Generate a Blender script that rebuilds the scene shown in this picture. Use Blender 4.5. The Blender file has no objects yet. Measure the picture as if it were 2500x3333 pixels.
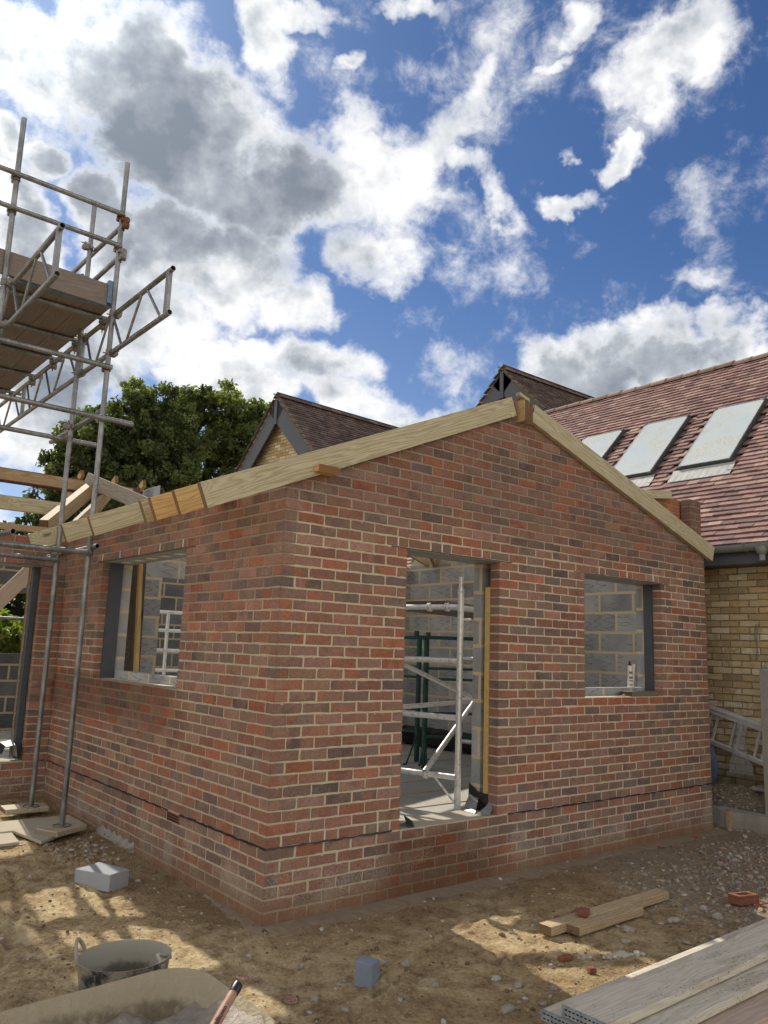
import bpy, math, random
import numpy as np
from mathutils import Vector, Matrix, Euler

RNG = random.Random(7)
SC = bpy.context.scene
COL = SC.collection
R = math.radians

# ------------------------------------------------------------------ camera
cam_d = bpy.data.cameras.new("camera")
cam = bpy.data.objects.new("camera", cam_d)
COL.objects.link(cam)
cam.location = (-2.82196, -4.54231, 1.71173)
cam.rotation_euler = (1.7413587, -0.0339886, -0.6870166)
cam_d.sensor_fit = 'HORIZONTAL'
cam_d.sensor_width = 36.0
cam_d.lens = 2604.66 / 2500 * 36
cam_d.clip_start = 0.05
cam_d.clip_end = 3000
SC.camera = cam
SC.view_settings.view_transform = 'Standard'
SC.view_settings.look = 'None'
SC.view_settings.exposure = 0
SC.view_settings.gamma = 1
SC.render.engine = 'CYCLES'
SC.cycles.use_denoising = True
SC.cycles.max_bounces = 8
SC.cycles.diffuse_bounces = 4
SC.cycles.transparent_max_bounces = 12
SC.cycles.sample_clamp_indirect = 8
SC.cycles.adaptive_threshold = 0.025

# ------------------------------------------------------------------ node helper
class NT:
    def __init__(s, tree):
        s.t = tree; s.N = tree.nodes; s.L = tree.links
    def n(s, typ, props=None, ins=None):
        nd = s.N.new(typ)
        for k, v in (props or {}).items(): setattr(nd, k, v)
        for k, v in (ins or {}).items():
            s.set(nd.inputs[k], v)
        return nd
    def set(s, sock, v):
        if isinstance(v, bpy.types.NodeSocket): s.L.new(v, sock)
        else:
            if sock.type == 'RGBA' and len(v) == 3: v = (*v, 1)
            sock.default_value = v
    def m(s, op, a, b=0.0, c=0.0, clamp=False):
        nd = s.n('ShaderNodeMath', {'operation': op, 'use_clamp': clamp})
        s.set(nd.inputs[0], a); s.set(nd.inputs[1], b); s.set(nd.inputs[2], c)
        return nd.outputs[0]
    def v(s, op, a, b=(0, 0, 0), c=None, scale=None):
        nd = s.n('ShaderNodeVectorMath', {'operation': op})
        s.set(nd.inputs[0], a); s.set(nd.inputs[1], b)
        if c is not None: s.set(nd.inputs[2], c)
        if scale is not None: s.set(nd.inputs['Scale'], scale)
        return nd.outputs['Value'] if op in ('DOT_PRODUCT', 'LENGTH', 'DISTANCE') else nd.outputs[0]
    def mix(s, f, a, b, blend='MIX'):
        nd = s.n('ShaderNodeMix', {'data_type': 'RGBA', 'blend_type': blend})
        s.set(nd.inputs[0], f); s.set(nd.inputs[6], a); s.set(nd.inputs[7], b)
        return nd.outputs[2]
    def ss(s, x, a, b):
        nd = s.n('ShaderNodeMapRange', {'interpolation_type': 'SMOOTHSTEP'})
        s.set(nd.inputs[0], x); s.set(nd.inputs[1], a); s.set(nd.inputs[2], b)
        return nd.outputs[0]
    def ramp(s, f, stops):
        nd = s.n('ShaderNodeValToRGB'); s.set(nd.inputs[0], f)
        el = nd.color_ramp.elements
        while len(el) < len(stops): el.new(0.5)
        for e, (p, c) in zip(el, stops):
            e.position = p; e.color = (*c, 1) if len(c) == 3 else c
        return nd.outputs[0]
    def noise(s, vec, scale, detail=4, rough=0.55, dist=0.0):
        nd = s.n('ShaderNodeTexNoise', {}, {'Vector': vec, 'Scale': scale, 'Detail': detail, 'Roughness': rough, 'Distortion': dist})
        return nd.outputs[0]
    def sep(s, vec):
        nd = s.n('ShaderNodeSeparateXYZ'); s.set(nd.inputs[0], vec); return nd.outputs
    def comb(s, x, y, z):
        nd = s.n('ShaderNodeCombineXYZ')
        s.set(nd.inputs[0], x); s.set(nd.inputs[1], y); s.set(nd.inputs[2], z); return nd.outputs[0]
    def obj(s): return s.n('ShaderNodeTexCoord').outputs['Object']
    def attr(s, name): return s.n('ShaderNodeAttribute', {'attribute_name': name}).outputs
    def bump(s, h, strength=0.5, dist=0.01):
        nd = s.n('ShaderNodeBump', {}, {'Height': h, 'Strength': strength, 'Distance': dist}); return nd.outputs[0]

def mat(name, rough=0.8, metal=0.0, spec=0.3):
    m = bpy.data.materials.new(name); m.use_nodes = True
    t = NT(m.node_tree)
    b = m.node_tree.nodes['Principled BSDF']
    b.inputs['Roughness'].default_value = rough
    b.inputs['Metallic'].default_value = metal
    b.inputs['Specular IOR Level'].default_value = spec
    return m, t, b

# ------------------------------------------------------------------ mesh builder
class MB:
    def __init__(s): s.v = []; s.f = []; s.mi = []; s.c = []; s.c2 = []; s.cc = (1, 1, 1, 1); s.cc2 = (1, 1, 1, 1); s.m = 0
    def add(s, vs, fs):
        o = len(s.v)
        s.v.extend([tuple(p) for p in vs])
        s.c.extend([s.cc] * len(vs)); s.c2.extend([s.cc2] * len(vs))
        for f in fs:
            s.f.append([o + i for i in f]); s.mi.append(s.m)
    def box(s, lo, hi):
        x0, y0, z0 = lo; x1, y1, z1 = hi
        s.add([(x0,y0,z0),(x1,y0,z0),(x1,y1,z0),(x0,y1,z0),(x0,y0,z1),(x1,y0,z1),(x1,y1,z1),(x0,y1,z1)],
              [(0,3,2,1),(4,5,6,7),(0,1,5,4),(1,2,6,5),(2,3,7,6),(3,0,4,7)])
    def obox(s, c, ax, ay, az):   # centre and half-axis vectors
        c = Vector(c); ax = Vector(ax); ay = Vector(ay); az = Vector(az)
        vs = [c+i*ax+j*ay+k*az for k in (-1,1) for j in (-1,1) for i in (-1,1)]
        s.add(vs, [(0,2,3,1),(4,5,7,6),(0,1,5,4),(1,3,7,5),(3,2,6,7),(2,0,4,6)])
    def beam(s, p0, p1, w, h, up=(0,0,1)):
        p0 = Vector(p0); p1 = Vector(p1); d = (p1-p0).normalized(); up = Vector(up)
        side = d.cross(up).normalized(); u2 = side.cross(d).normalized()
        s.obox((p0+p1)/2, (p1-p0)/2, side*w/2, u2*h/2)
    def tube(s, p0, p1, r0, r1=None, n=12, wall=0.0, cap=True):
        p0 = Vector(p0); p1 = Vector(p1); d = (p1-p0).normalized()
        a = d.orthogonal().normalized(); b = d.cross(a)
        r1 = r0 if r1 is None else r1
        cs = [(math.cos(2*math.pi*i/n), math.sin(2*math.pi*i/n)) for i in range(n)]
        vs = [p0+(a*c+b*q)*r0 for c, q in cs] + [p1+(a*c+b*q)*r1 for c, q in cs]
        fs = [(i, (i+1) % n, n+(i+1) % n, n+i) for i in range(n)]
        if wall > 0:
            vs += [p0+(a*c+b*q)*(r0-wall) for c, q in cs] + [p1+(a*c+b*q)*(r1-wall) for c, q in cs]
            for i in range(n):
                j = (i+1) % n
                fs += [(2*n+j, 2*n+i, 3*n+i, 3*n+j), (j, i, 2*n+i, 2*n+j), (n+i, n+j, 3*n+j, 3*n+i)]
        elif cap:
            fs += [tuple(range(n-1, -1, -1)), tuple(range(n, 2*n))]
        s.add(vs, fs)
    def path(s, pts, r, n=8):
        pts = [Vector(p) for p in pts]; rings = []
        rr = r if isinstance(r, (list, tuple)) else [r]*len(pts)
        ref = None; vs = []
        for i, p in enumerate(pts):
            d = (pts[min(i+1, len(pts)-1)] - pts[max(i-1, 0)]).normalized()
            a = d.orthogonal().normalized() if ref is None else (ref - d*ref.dot(d)).normalized()
            ref = a; b = d.cross(a)
            vs += [p+(a*math.cos(2*math.pi*k/n)+b*math.sin(2*math.pi*k/n))*rr[i] for k in range(n)]
        fs = []
        for i in range(len(pts)-1):
            for k in range(n):
                j = (k+1) % n
                fs.append((i*n+k, i*n+j, (i+1)*n+j, (i+1)*n+k))
        fs += [tuple(range(n-1, -1, -1)), tuple(range((len(pts)-1)*n, len(pts)*n))]
        s.add(vs, fs)
    def lathe(s, c, prof, n=32, sx=1.0, sy=1.0, axis=(0,0,1)):
        q = Vector((0,0,1)).rotation_difference(Vector(axis)); c = Vector(c); vs = []
        for r, z in prof:
            for k in range(n):
                a = 2*math.pi*k/n
                vs.append(c + q @ Vector((r*math.cos(a)*sx, r*math.sin(a)*sy, z)))
        fs = []
        for i in range(len(prof)-1):
            for k in range(n):
                j = (k+1) % n
                fs.append((i*n+k, i*n+j, (i+1)*n+j, (i+1)*n+k))
        s.add(vs, fs)
    def prism(s, poly, ext):   # planar polygon (3-D points) extruded by vector
        poly = [Vector(p) for p in poly]; e = Vector(ext); n = len(poly)
        nrm = Vector((0,0,0))
        for i in range(n): nrm += poly[i].cross(poly[(i+1) % n])
        if nrm.dot(e) > 0: poly.reverse()
        vs = poly + [p+e for p in poly]
        fs = [tuple(range(n)), tuple(range(2*n-1, n-1, -1))] + [((i+1) % n, i, n+i, n+(i+1) % n) for i in range(n)]
        s.add(vs, fs)

def mesh_obj(name, mb, mats, parent=None, label=None, cat=None, group=None, kind=None, smooth=False, bevel=0.0, colors=False):
    me = bpy.data.meshes.new(name)
    me.from_pydata(mb.v, [], mb.f)
    if not isinstance(mats, (list, tuple)): mats = [mats]
    for m in mats: me.materials.append(m)
    if len(mats) > 1: me.polygons.foreach_set('material_index', mb.mi)
    if colors:
        for nm, arr in (('Col', mb.c), ('Col2', mb.c2)):
            a = me.attributes.new(nm, 'FLOAT_COLOR', 'POINT')
            a.data.foreach_set('color', np.array(arr, dtype=np.float32).ravel())
    if smooth: me.polygons.foreach_set('use_smooth', [True]*len(mb.f))
    me.update()
    o = bpy.data.objects.new(name, me); COL.objects.link(o)
    if bevel > 0:
        b = o.modifiers.new('bevel', 'BEVEL'); b.width = bevel; b.segments = 2; b.limit_method = 'ANGLE'; b.angle_limit = R(40)
    if smooth:
        try: me.set_sharp_from_angle(angle=R(40))
        except Exception: pass
    tag(o, label, cat, group, kind)
    if parent is not None: attach(o, parent)
    return o

def tag(o, label=None, cat=None, group=None, kind=None):
    if label: o['label'] = label
    if cat: o['category'] = cat
    if group: o['group'] = group
    if kind: o['kind'] = kind

def local_m(o): return Matrix.Translation(o.location) @ o.rotation_euler.to_matrix().to_4x4()
def attach(o, p):
    o.parent = p
    m = local_m(p)
    q = p.parent
    if q is not None: m = q.matrix_parent_inverse.inverted() @ m if False else m
    o.matrix_parent_inverse = m.inverted()

def thing(name, label, cat, loc=(0,0,0), group=None):
    o = bpy.data.objects.new(name, None); COL.objects.link(o)
    o.location = loc; o.empty_display_size = 0.2
    tag(o, label, cat, group); return o

def dup(root, delta, label=None):
    r = root.copy(); COL.objects.link(r); r.location = root.location + Vector(delta)
    if label: r['label'] = label
    for ch in root.children:
        c = ch.copy(); COL.objects.link(c); c.parent = r
    return r

# ------------------------------------------------------------------ materials
def mat_brick():
    m, t, b = mat('red_brick', 0.9, 0, 0.15)
    P = t.obj(); c1 = t.attr('Col'); c2 = t.attr('Col2')
    rnd = c1['Alpha']
    Pj = t.v('ADD', P, t.comb(t.m('MULTIPLY', rnd, 37.0), t.m('MULTIPLY', rnd, 11.0), t.m('MULTIPLY', rnd, 23.0)))
    n1 = t.noise(Pj, 9, 3, 0.5)
    base = t.mix(t.ss(n1, 0.42, 0.62), c1['Color'], c2['Color'])
    n2 = t.noise(Pj, 60, 6, 0.65)
    base = t.mix(t.m('MULTIPLY', t.ss(n2, 0.25, 0.75), 1.0), t.mix(1.0, base, (0.80, 0.79, 0.79), 'MULTIPLY'), t.mix(1.0, base, (1.18, 1.17, 1.16), 'MULTIPLY'))
    # dark kiln spots, on some bricks only
    vo = t.n('ShaderNodeTexVoronoi', {'feature': 'F1'}, {'Vector': Pj, 'Scale': 42.0, 'Randomness': 1.0}).outputs['Distance']
    spots = t.m('MULTIPLY', t.m('LESS_THAN', t.m('ADD', vo, t.m('MULTIPLY', n2, 0.25)), 0.25), t.m('GREATER_THAN', c2['Alpha'], 0.55))
    base = t.mix(t.m('MULTIPLY', spots, 0.85), base, (0.03, 0.027, 0.03))
    # pale lime bloom and mortar smears
    n3 = t.noise(P, 3.5, 5, 0.6); n4 = t.noise(P, 70, 3, 0.6)
    z = t.sep(P)[2]
    bloom = t.m('MULTIPLY', t.ss(n3, 0.5, 0.72), t.ss(n4, 0.35, 0.7))
    base = t.mix(t.m('MULTIPLY', bloom, 0.5), base, (0.42, 0.355, 0.28))
    low = t.m('MULTIPLY', t.ss(z, 0.46, 0.16), t.ss(t.m('ADD', t.m('MULTIPLY', n4, 0.55), t.m('MULTIPLY', n3, 0.5)), 0.50, 0.60))
    base = t.mix(t.m('MULTIPLY', low, 0.62), base, (0.38, 0.34, 0.28))
    dirt = t.m('MULTIPLY', t.ss(t.m('ADD', z, t.m('MULTIPLY', n3, 0.16)), 0.34, 0.08), 0.7)
    base = t.mix(dirt, base, (0.20, 0.13, 0.078))
    x_, y_ = t.sep(P)[0], t.sep(P)[1]
    wet = t.m('MULTIPLY', t.m('MULTIPLY', t.ss(t.m('ADD', x_, t.m('MULTIPLY', n3, 0.5)), 1.0, 1.4), t.ss(t.m('ADD', x_, t.m('MULTIPLY', n3, 0.5)), 2.55, 2.0)), t.ss(t.m('ADD', z, t.m('MULTIPLY', n3, 0.25)), 0.60, 0.46))
    sidep = t.m('MULTIPLY', t.ss(x_, 0.12, 0.02), t.ss(x_, -0.05, -0.01))
    wet2 = t.m('MULTIPLY', t.m('MULTIPLY', sidep, t.ss(t.m('ADD', y_, n3), 1.7, 2.2)), t.m('MULTIPLY', t.ss(t.m('ADD', z, t.m('MULTIPLY', n3, 0.4)), 1.05, 1.35), t.ss(z, 1.42, 1.34)))
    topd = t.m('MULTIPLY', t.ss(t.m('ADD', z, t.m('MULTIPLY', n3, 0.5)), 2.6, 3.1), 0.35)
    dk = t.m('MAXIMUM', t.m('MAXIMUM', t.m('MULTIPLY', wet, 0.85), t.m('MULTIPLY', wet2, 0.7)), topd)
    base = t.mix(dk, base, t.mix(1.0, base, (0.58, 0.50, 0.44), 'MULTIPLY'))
    # paint-white splashes
    sp = t.n('ShaderNodeTexVoronoi', {'feature': 'F1'}, {'Vector': P, 'Scale': 17.0}).outputs['Distance']
    base = t.mix(t.m('MULTIPLY', t.m('LESS_THAN', sp, 0.055), 0.7), base, (0.55, 0.5, 0.44))
    t.set(b.inputs['Base Color'], base)
    t.set(b.inputs['Normal'], t.bump(t.m('ADD', n2, t.m('MULTIPLY', spots, -0.6)), 0.55, 0.004))
    return m

def mat_mortar():
    m, t, b = mat('mortar_joint', 0.95, 0, 0.1)
    P = t.obj(); z = t.sep(P)[2]; x = t.sep(P)[0]; y = t.sep(P)[1]
    n1 = t.noise(P, 40, 6, 0.65); n2 = t.noise(P, 2.2, 4, 0.6)
    buff = t.mix(t.m('ADD', t.m('MULTIPLY', n1, 0.6), t.m('MULTIPLY', t.noise(P, 5, 5, 0.65), 0.45)), (0.36, 0.30, 0.205), (0.72, 0.63, 0.465))
    dull = t.mix(n1, (0.23, 0.18, 0.14), (0.37, 0.30, 0.235))
    # fresh darker pointing at the top of the walls; the side wall duller than the gable
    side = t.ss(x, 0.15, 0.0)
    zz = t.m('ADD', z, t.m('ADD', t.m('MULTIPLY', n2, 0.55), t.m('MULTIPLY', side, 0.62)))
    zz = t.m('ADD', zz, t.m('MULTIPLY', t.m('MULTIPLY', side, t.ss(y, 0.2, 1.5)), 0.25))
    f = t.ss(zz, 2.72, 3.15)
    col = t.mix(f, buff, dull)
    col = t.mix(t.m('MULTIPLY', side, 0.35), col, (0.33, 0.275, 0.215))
    damp = t.m('MULTIPLY', t.m('MULTIPLY', t.ss(y, 1.25, 1.7), t.ss(t.m('ADD', z, t.m('MULTIPLY', n2, 0.3)), 1.02, 1.24)), t.m('MULTIPLY', side, t.ss(z, 1.40, 1.33)))
    col = t.mix(t.m('MULTIPLY', damp, 0.8), col, (0.17, 0.115, 0.09))
    n5 = t.noise(P, 3.5, 5, 0.6)
    dirt = t.m('MULTIPLY', t.ss(t.m('ADD', z, t.m('MULTIPLY', n5, 0.2)), 0.36, 0.08), 0.85)
    col = t.mix(dirt, col, (0.22, 0.155, 0.095))
    wet = t.m('MULTIPLY', t.m('MULTIPLY', t.ss(t.m('ADD', x, t.m('MULTIPLY', n5, 0.5)), 1.0, 1.4), t.ss(t.m('ADD', x, t.m('MULTIPLY', n5, 0.5)), 2.55, 2.0)), t.ss(t.m('ADD', z, t.m('MULTIPLY', n5, 0.25)), 0.60, 0.46))
    col = t.mix(t.m('MULTIPLY', wet, 0.8), col, (0.17, 0.115, 0.075))
    t.set(b.inputs['Base Color'], col)
    t.set(b.inputs['Normal'], t.bump(n1, 0.8, 0.006))
    return m

def mat_buff_brick():
    m, t, b = mat('buff_brick', 0.9, 0, 0.15)
    P = t.obj(); c1 = t.attr('Col'); c2 = t.attr('Col2')
    n1 = t.noise(P, 14, 4, 0.6); n2 = t.noise(P, 80, 5, 0.6)
    base = t.mix(t.ss(n1, 0.4, 0.65), c1['Color'], c2['Color'])
    base = t.mix(n2, t.mix(1.0, base, (0.6, 0.58, 0.55), 'MULTIPLY'), t.mix(1.0, base, (1.3, 1.3, 1.3), 'MULTIPLY'))
    z = t.sep(P)[2]
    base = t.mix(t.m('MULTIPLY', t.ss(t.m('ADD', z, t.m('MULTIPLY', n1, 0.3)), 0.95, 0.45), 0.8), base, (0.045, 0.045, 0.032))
    t.set(b.inputs['Base Color'], base); t.set(b.inputs['Normal'], t.bump(n2, 0.5, 0.004))
    return m

def mat_buff_mortar():
    m, t, b = mat('brown_mortar', 0.95, 0, 0.1)
    P = t.obj(); z = t.sep(P)[2]; n1 = t.noise(P, 14, 4, 0.6)
    col = t.mix(t.noise(P, 50, 4), (0.17, 0.125, 0.07), (0.26, 0.2, 0.125))
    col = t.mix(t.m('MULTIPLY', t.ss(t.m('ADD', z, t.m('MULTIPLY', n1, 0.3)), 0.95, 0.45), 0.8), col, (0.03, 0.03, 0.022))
    t.set(b.inputs['Base Color'], col)
    return m

def mat_timber(name, light, dark, green=0.0, knots=True, seed=0.0, rough=0.7, dirt=0.0):
    """Sawn softwood: the object's local X axis is the grain."""
    m, t, b = mat(name, rough, 0, 0.25)
    tc = t.n('ShaderNodeTexCoord'); P = tc.outputs['Object']
    rnd = t.n('ShaderNodeObjectInfo').outputs['Random']
    P = t.v('ADD', P, t.comb(t.m('MULTIPLY', rnd, 31.0), t.m('MULTIPLY', rnd, 7.0), t.m('MULTIPLY', rnd, 13.0)))
    Pg = t.v('MULTIPLY', P, (0.4, 22.0, 22.0))
    warp = t.noise(t.v('MULTIPLY', P, (0.9, 7, 7)), 1.3, 3, 0.5)
    # knots bend the grain
    kv = t.n('ShaderNodeTexVoronoi', {'feature': 'F1'}, {'Vector': t.v('MULTIPLY', P, (2.6, 6.5, 6.5)), 'Scale': 0.75})
    kd = kv.outputs['Distance']
    kn = t.ss(kd, 0.34, 0.02) if knots else 0.0
    g = t.m('ADD', t.sep(Pg)[2], t.m('MULTIPLY', warp, 5.0))
    g = t.m('ADD', g, t.sep(Pg)[1])
    if knots: g = t.m('ADD', g, t.m('MULTIPLY', kn, 2.2))
    rings = t.m('ABSOLUTE', t.m('SINE', t.m('MULTIPLY', g, 5.5)))
    rings = t.m('POWER', rings, 2.2)
    fine = t.noise(t.v('MULTIPLY', P, (6, 220, 220)), 1.0, 3, 0.6)
    col = t.mix(t.m('MULTIPLY', rings, 0.78), light, dark)
    col = t.mix(t.m('MULTIPLY', t.ss(fine, 0.35, 0.7), 0.3), col, t.mix(1.0, dark, (0.8, 0.8, 0.8), 'MULTIPLY'))
    if knots:
        col = t.mix(t.m('MULTIPLY', t.ss(kd, 0.15, 0.07), 0.85), col, (dark[0]*0.35, dark[1]*0.32, dark[2]*0.3))
    big = t.noise(P, 2.3, 4, 0.6)
    col = t.mix(t.m('MULTIPLY', t.ss(big, 0.4, 0.7), 0.12), col, (light[0]*1.15, light[1]*1.15, light[2]*1.12))
    nx = t.m('ABSOLUTE', t.sep(tc.outputs['Normal'])[0])
    col = t.mix(t.ss(nx, 0.85, 0.97), col, (dark[0]*0.5, dark[1]*0.45, dark[2]*0.42))
    if dirt > 0:
        dn = t.noise(t.v('MULTIPLY', P, (2.2, 9, 9)), 1.0, 6, 0.65)
        col = t.mix(t.m('MULTIPLY', t.ss(dn, 0.50, 0.66), dirt*0.75), col, (0.27, 0.20, 0.135))
        vo = t.n('ShaderNodeTexVoronoi', {'feature': 'F1'}, {'Vector': P, 'Scale': 38.0}).outputs['Distance']
        col = t.mix(t.m('MULTIPLY', t.m('MULTIPLY', t.m('LESS_THAN', vo, 0.2), t.ss(dn, 0.4, 0.6)), 0.8), col, (0.1, 0.075, 0.05))
    t.set(b.inputs['Base Color'], col)
    t.set(b.inputs['Normal'], t.bump(t.m('ADD', rings, fine), 0.2, 0.002))
    return m

def mat_block(axis, k=1.0, zig=0.75):
    """Dense concrete block leaf with buff joints and scribbled zigzag keying marks."""
    m, t, b = mat('concrete_block_'+axis, 0.92, 0, 0.15)
    P = t.obj(); s = t.sep(P); u = s['xyz'.index(axis)]; z = s[2]
    vec = t.comb(u, t.m('ADD', z, -0.425), 0.0)
    wob = t.noise(P, 6, 3); vecw = t.v('ADD', vec, t.comb(t.m('MULTIPLY', wob, 0.012), t.m('MULTIPLY', wob, 0.012), 0.0))
    br = t.n('ShaderNodeTexBrick', {'offset': 0.5}, {'Vector': vecw, 'Color1': (0.0, 0.0, 0.0), 'Color2': (1, 1, 1), 'Mortar': (0.5, 0.5, 0.5),
             'Scale': 1.0, 'Mortar Size': 0.015, 'Mortar Smooth': 0.1, 'Bias': 0.0, 'Brick Width': 0.45, 'Row Height': 0.225})
    n1 = t.noise(P, 3.2, 4, 0.55, 0.4); n2 = t.noise(P, 60, 5, 0.65)
    tone = t.m('ADD', t.m('MULTIPLY', t.sep(br.outputs['Color'])[0], 0.35), t.m('MULTIPLY', n1, 0.75))
    col = t.ramp(tone, [(0.25, (0.15*k, 0.158*k, 0.168*k)), (0.5, (0.28*k, 0.29*k, 0.30*k)), (0.8, (0.45*k, 0.455*k, 0.455*k))])
    col = t.mix(t.m('MULTIPLY', n2, 0.35), col, (0.55*k, 0.55*k, 0.55*k))
    tri = t.m('PINGPONG', t.m('ADD', t.m('MULTIPLY', z, 1.0), t.m('MULTIPLY', t.noise(P, 5, 2), 0.06)), 0.045)
    zz = t.m('ADD', t.m('MULTIPLY', u, 4.4), t.m('MULTIPLY', tri, 15.0))
    zz = t.m('ADD', zz, t.m('MULTIPLY', t.noise(P, 2.6, 2), 2.4))
    fr = t.m('FRACT', zz)
    line = t.m('MULTIPLY', t.m('LESS_THAN', t.m('ABSOLUTE', t.m('SUBTRACT', fr, 0.5)), 0.036), t.ss(t.noise(P, 2.3, 2), 0.41, 0.48))
    col = t.mix(t.m('MULTIPLY', line, zig), col, (0.05, 0.052, 0.055))
    mor = t.mix(t.noise(P, 45, 4), (0.50*k**.4, 0.41*k**.4, 0.26*k**.4), (0.68*k**.4, 0.57*k**.4, 0.39*k**.4))
    col = t.mix(br.outputs['Fac'], col, mor)
    t.set(b.inputs['Base Color'], col)
    t.set(b.inputs['Normal'], t.bump(t.m('ADD', t.m('MULTIPLY', n2, 0.5), t.m('MULTIPLY', br.outputs['Fac'], -0.6)), 0.5, 0.004))
    return m

def mat_plain(name, col, rough=0.6, metal=0.0, spec=0.4, var=0.15, scale=12, bump=0.0, col2=None):
    m, t, b = mat(name, rough, metal, spec)
    P = t.obj(); n1 = t.noise(P, scale, 5, 0.6)
    c2 = col2 if col2 else tuple(c*(1-var*2) for c in col)
    c = t.mix(t.ss(n1, 0.3, 0.7), c2, col)
    t.set(b.inputs['Base Color'], c)
    if bump: t.set(b.inputs['Normal'], t.bump(t.noise(P, scale*5, 5, 0.6), bump, 0.004))
    return m

def mat_galv():
    m, t, b = mat('galvanised_steel', 0.42, 0.75, 0.5)
    P = t.obj()
    n1 = t.noise(P, 5, 5, 0.6); n2 = t.noise(t.v('MULTIPLY', P, (60, 60, 9)), 1.0, 4, 0.65)
    c = t.ramp(t.m('ADD', t.m('MULTIPLY', n1, 0.5), t.m('MULTIPLY', n2, 0.5)), [(0.32, (0.10, 0.105, 0.105)), (0.5, (0.225, 0.235, 0.24)), (0.68, (0.42, 0.43, 0.43))])
    sp = t.n('ShaderNodeTexVoronoi', {}, {'Vector': P, 'Scale': 30.0}).outputs['Distance']
    c = t.mix(t.m('MULTIPLY', t.m('LESS_THAN', sp, 0.12), 0.4), c, (0.5, 0.49, 0.46))
    t.set(b.inputs['Base Color'], c)
    t.set(b.inputs['Roughness'], t.m('MULTIPLY_ADD', n2, 0.35, 0.3))
    t.set(b.inputs['Normal'], t.bump(n2, 0.15, 0.002))
    return m

def mat_alu():
    m, t, b = mat('aluminium_tube', 0.35, 0.5, 0.5)
    P = t.obj(); n1 = t.noise(P, 25, 5, 0.7)
    c = t.ramp(n1, [(0.32, (0.42, 0.415, 0.40)), (0.46, (0.72, 0.715, 0.70)), (0.8, (0.84, 0.835, 0.82))])
    t.set(b.inputs['Base Color'], c); t.set(b.inputs['Roughness'], t.m('MULTIPLY_ADD', n1, 0.4, 0.18))
    return m

def mat_tile(name, base_rng, moss):
    m, t, b = mat(name, 0.85, 0, 0.25)
    P = t.obj(); c1 = t.attr('Col')['Color']
    n2 = t.noise(P, 30, 5, 0.65); n1 = t.noise(P, 1.4, 5, 0.6)
    c = t.mix(n2, t.mix(1.0, c1, (0.65, 0.65, 0.65), 'MULTIPLY'), t.mix(1.0, c1, (1.3, 1.3, 1.3), 'MULTIPLY'))
    c = t.mix(t.m('MULTIPLY', t.m('MULTIPLY', t.ss(n1, 0.5, 0.7), t.ss(n2, 0.45, 0.6)), moss), c, (0.22, 0.21, 0.14))
    t.set(b.inputs['Base Color'], c); t.set(b.inputs['Normal'], t.bump(n2, 0.4, 0.004))
    return m

def mat_ground():
    m, t, b = mat('soil', 0.95, 0, 0.12)
    P = t.obj(); s = t.sep(P); x, y = s[0], s[1]
    n1 = t.noise(P, 0.9, 6, 0.6); n2 = t.noise(P, 7, 7, 0.68); n3 = t.noise(P, 45, 6, 0.7)
    sand = t.ramp(t.m('ADD', t.m('MULTIPLY', n2, 0.6), t.m('MULTIPLY', n3, 0.4)), [(0.36, (0.24, 0.165, 0.09)), (0.47, (0.52, 0.385, 0.215)), (0.57, (0.76, 0.615, 0.37)), (0.72, (0.82, 0.70, 0.47))])
    brown = t.ramp(t.m('ADD', t.m('MULTIPLY', n2, 0.55), t.m('MULTIPLY', n3, 0.45)), [(0.35, (0.18, 0.12, 0.066)), (0.5, (0.45, 0.32, 0.175)), (0.66, (0.66, 0.505, 0.30))])
    f = t.ss(t.m('ADD', n1, t.m('MULTIPLY', t.ss(x, 0.4, -0.6), 0.10)), 0.40, 0.62)  # extra pale sand at the left brightens the sun patches through colour
    col = t.mix(f, brown, sand)
    # darker reddish soil next to the brickwork
    near = t.m('MAXIMUM', t.m('MULTIPLY', t.ss(y, -0.9, -0.15), t.ss(x, -0.2, 0.2)), t.m('MULTIPLY', t.ss(x, -0.7, -0.15), t.ss(y, -0.2, 0.2)))
    col = t.mix(t.m('MULTIPLY', near, 0.6), col, t.mix(n3, (0.15, 0.10, 0.06), (0.36, 0.25, 0.155)))
    # grey crushed stone to the right
    gr = t.ss(t.m('ADD', t.m('ADD', x, t.m('MULTIPLY', y, -0.35)), t.m('MULTIPLY', n1, 1.6)), 3.4, 4.6)
    col = t.mix(t.m('MULTIPLY', gr, 0.7), col, t.mix(n3, (0.19, 0.155, 0.115), (0.45, 0.38, 0.30)))
    t.set(b.inputs['Base Color'], col)
    t.set(b.inputs['Normal'], t.bump(t.m('ADD', t.m('MULTIPLY', n2, 1.2), t.m('MULTIPLY', n3, 1.0)), 1.0, 0.04))
    return m

def mat_vcol(name, rough=0.9, scale=60):
    m, t, b = mat(name, rough, 0, 0.15)
    P = t.obj(); c = t.attr('Col')['Color']; n = t.noise(P, scale, 5, 0.65)
    t.set(b.inputs['Base Color'], t.mix(n, t.mix(1.0, c, (0.6, 0.6, 0.6), 'MULTIPLY'), t.mix(1.0, c, (1.35, 1.35, 1.35), 'MULTIPLY')))
    t.set(b.inputs['Normal'], t.bump(n, 0.5, 0.004))
    return m

def mat_concrete(name, a, c_, scale=8, bump=0.6):
    m, t, b = mat(name, 0.93, 0, 0.15)
    P = t.obj(); n1 = t.noise(P, scale, 6, 0.65); n2 = t.noise(P, scale*9, 5, 0.7)
    t.set(b.inputs['Base Color'], t.mix(t.m('ADD', t.m('MULTIPLY', n1, 0.7), t.m('MULTIPLY', n2, 0.3)), a, c_))
    t.set(b.inputs['Normal'], t.bump(t.m('ADD', n1, n2), bump, 0.006))
    return m

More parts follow.
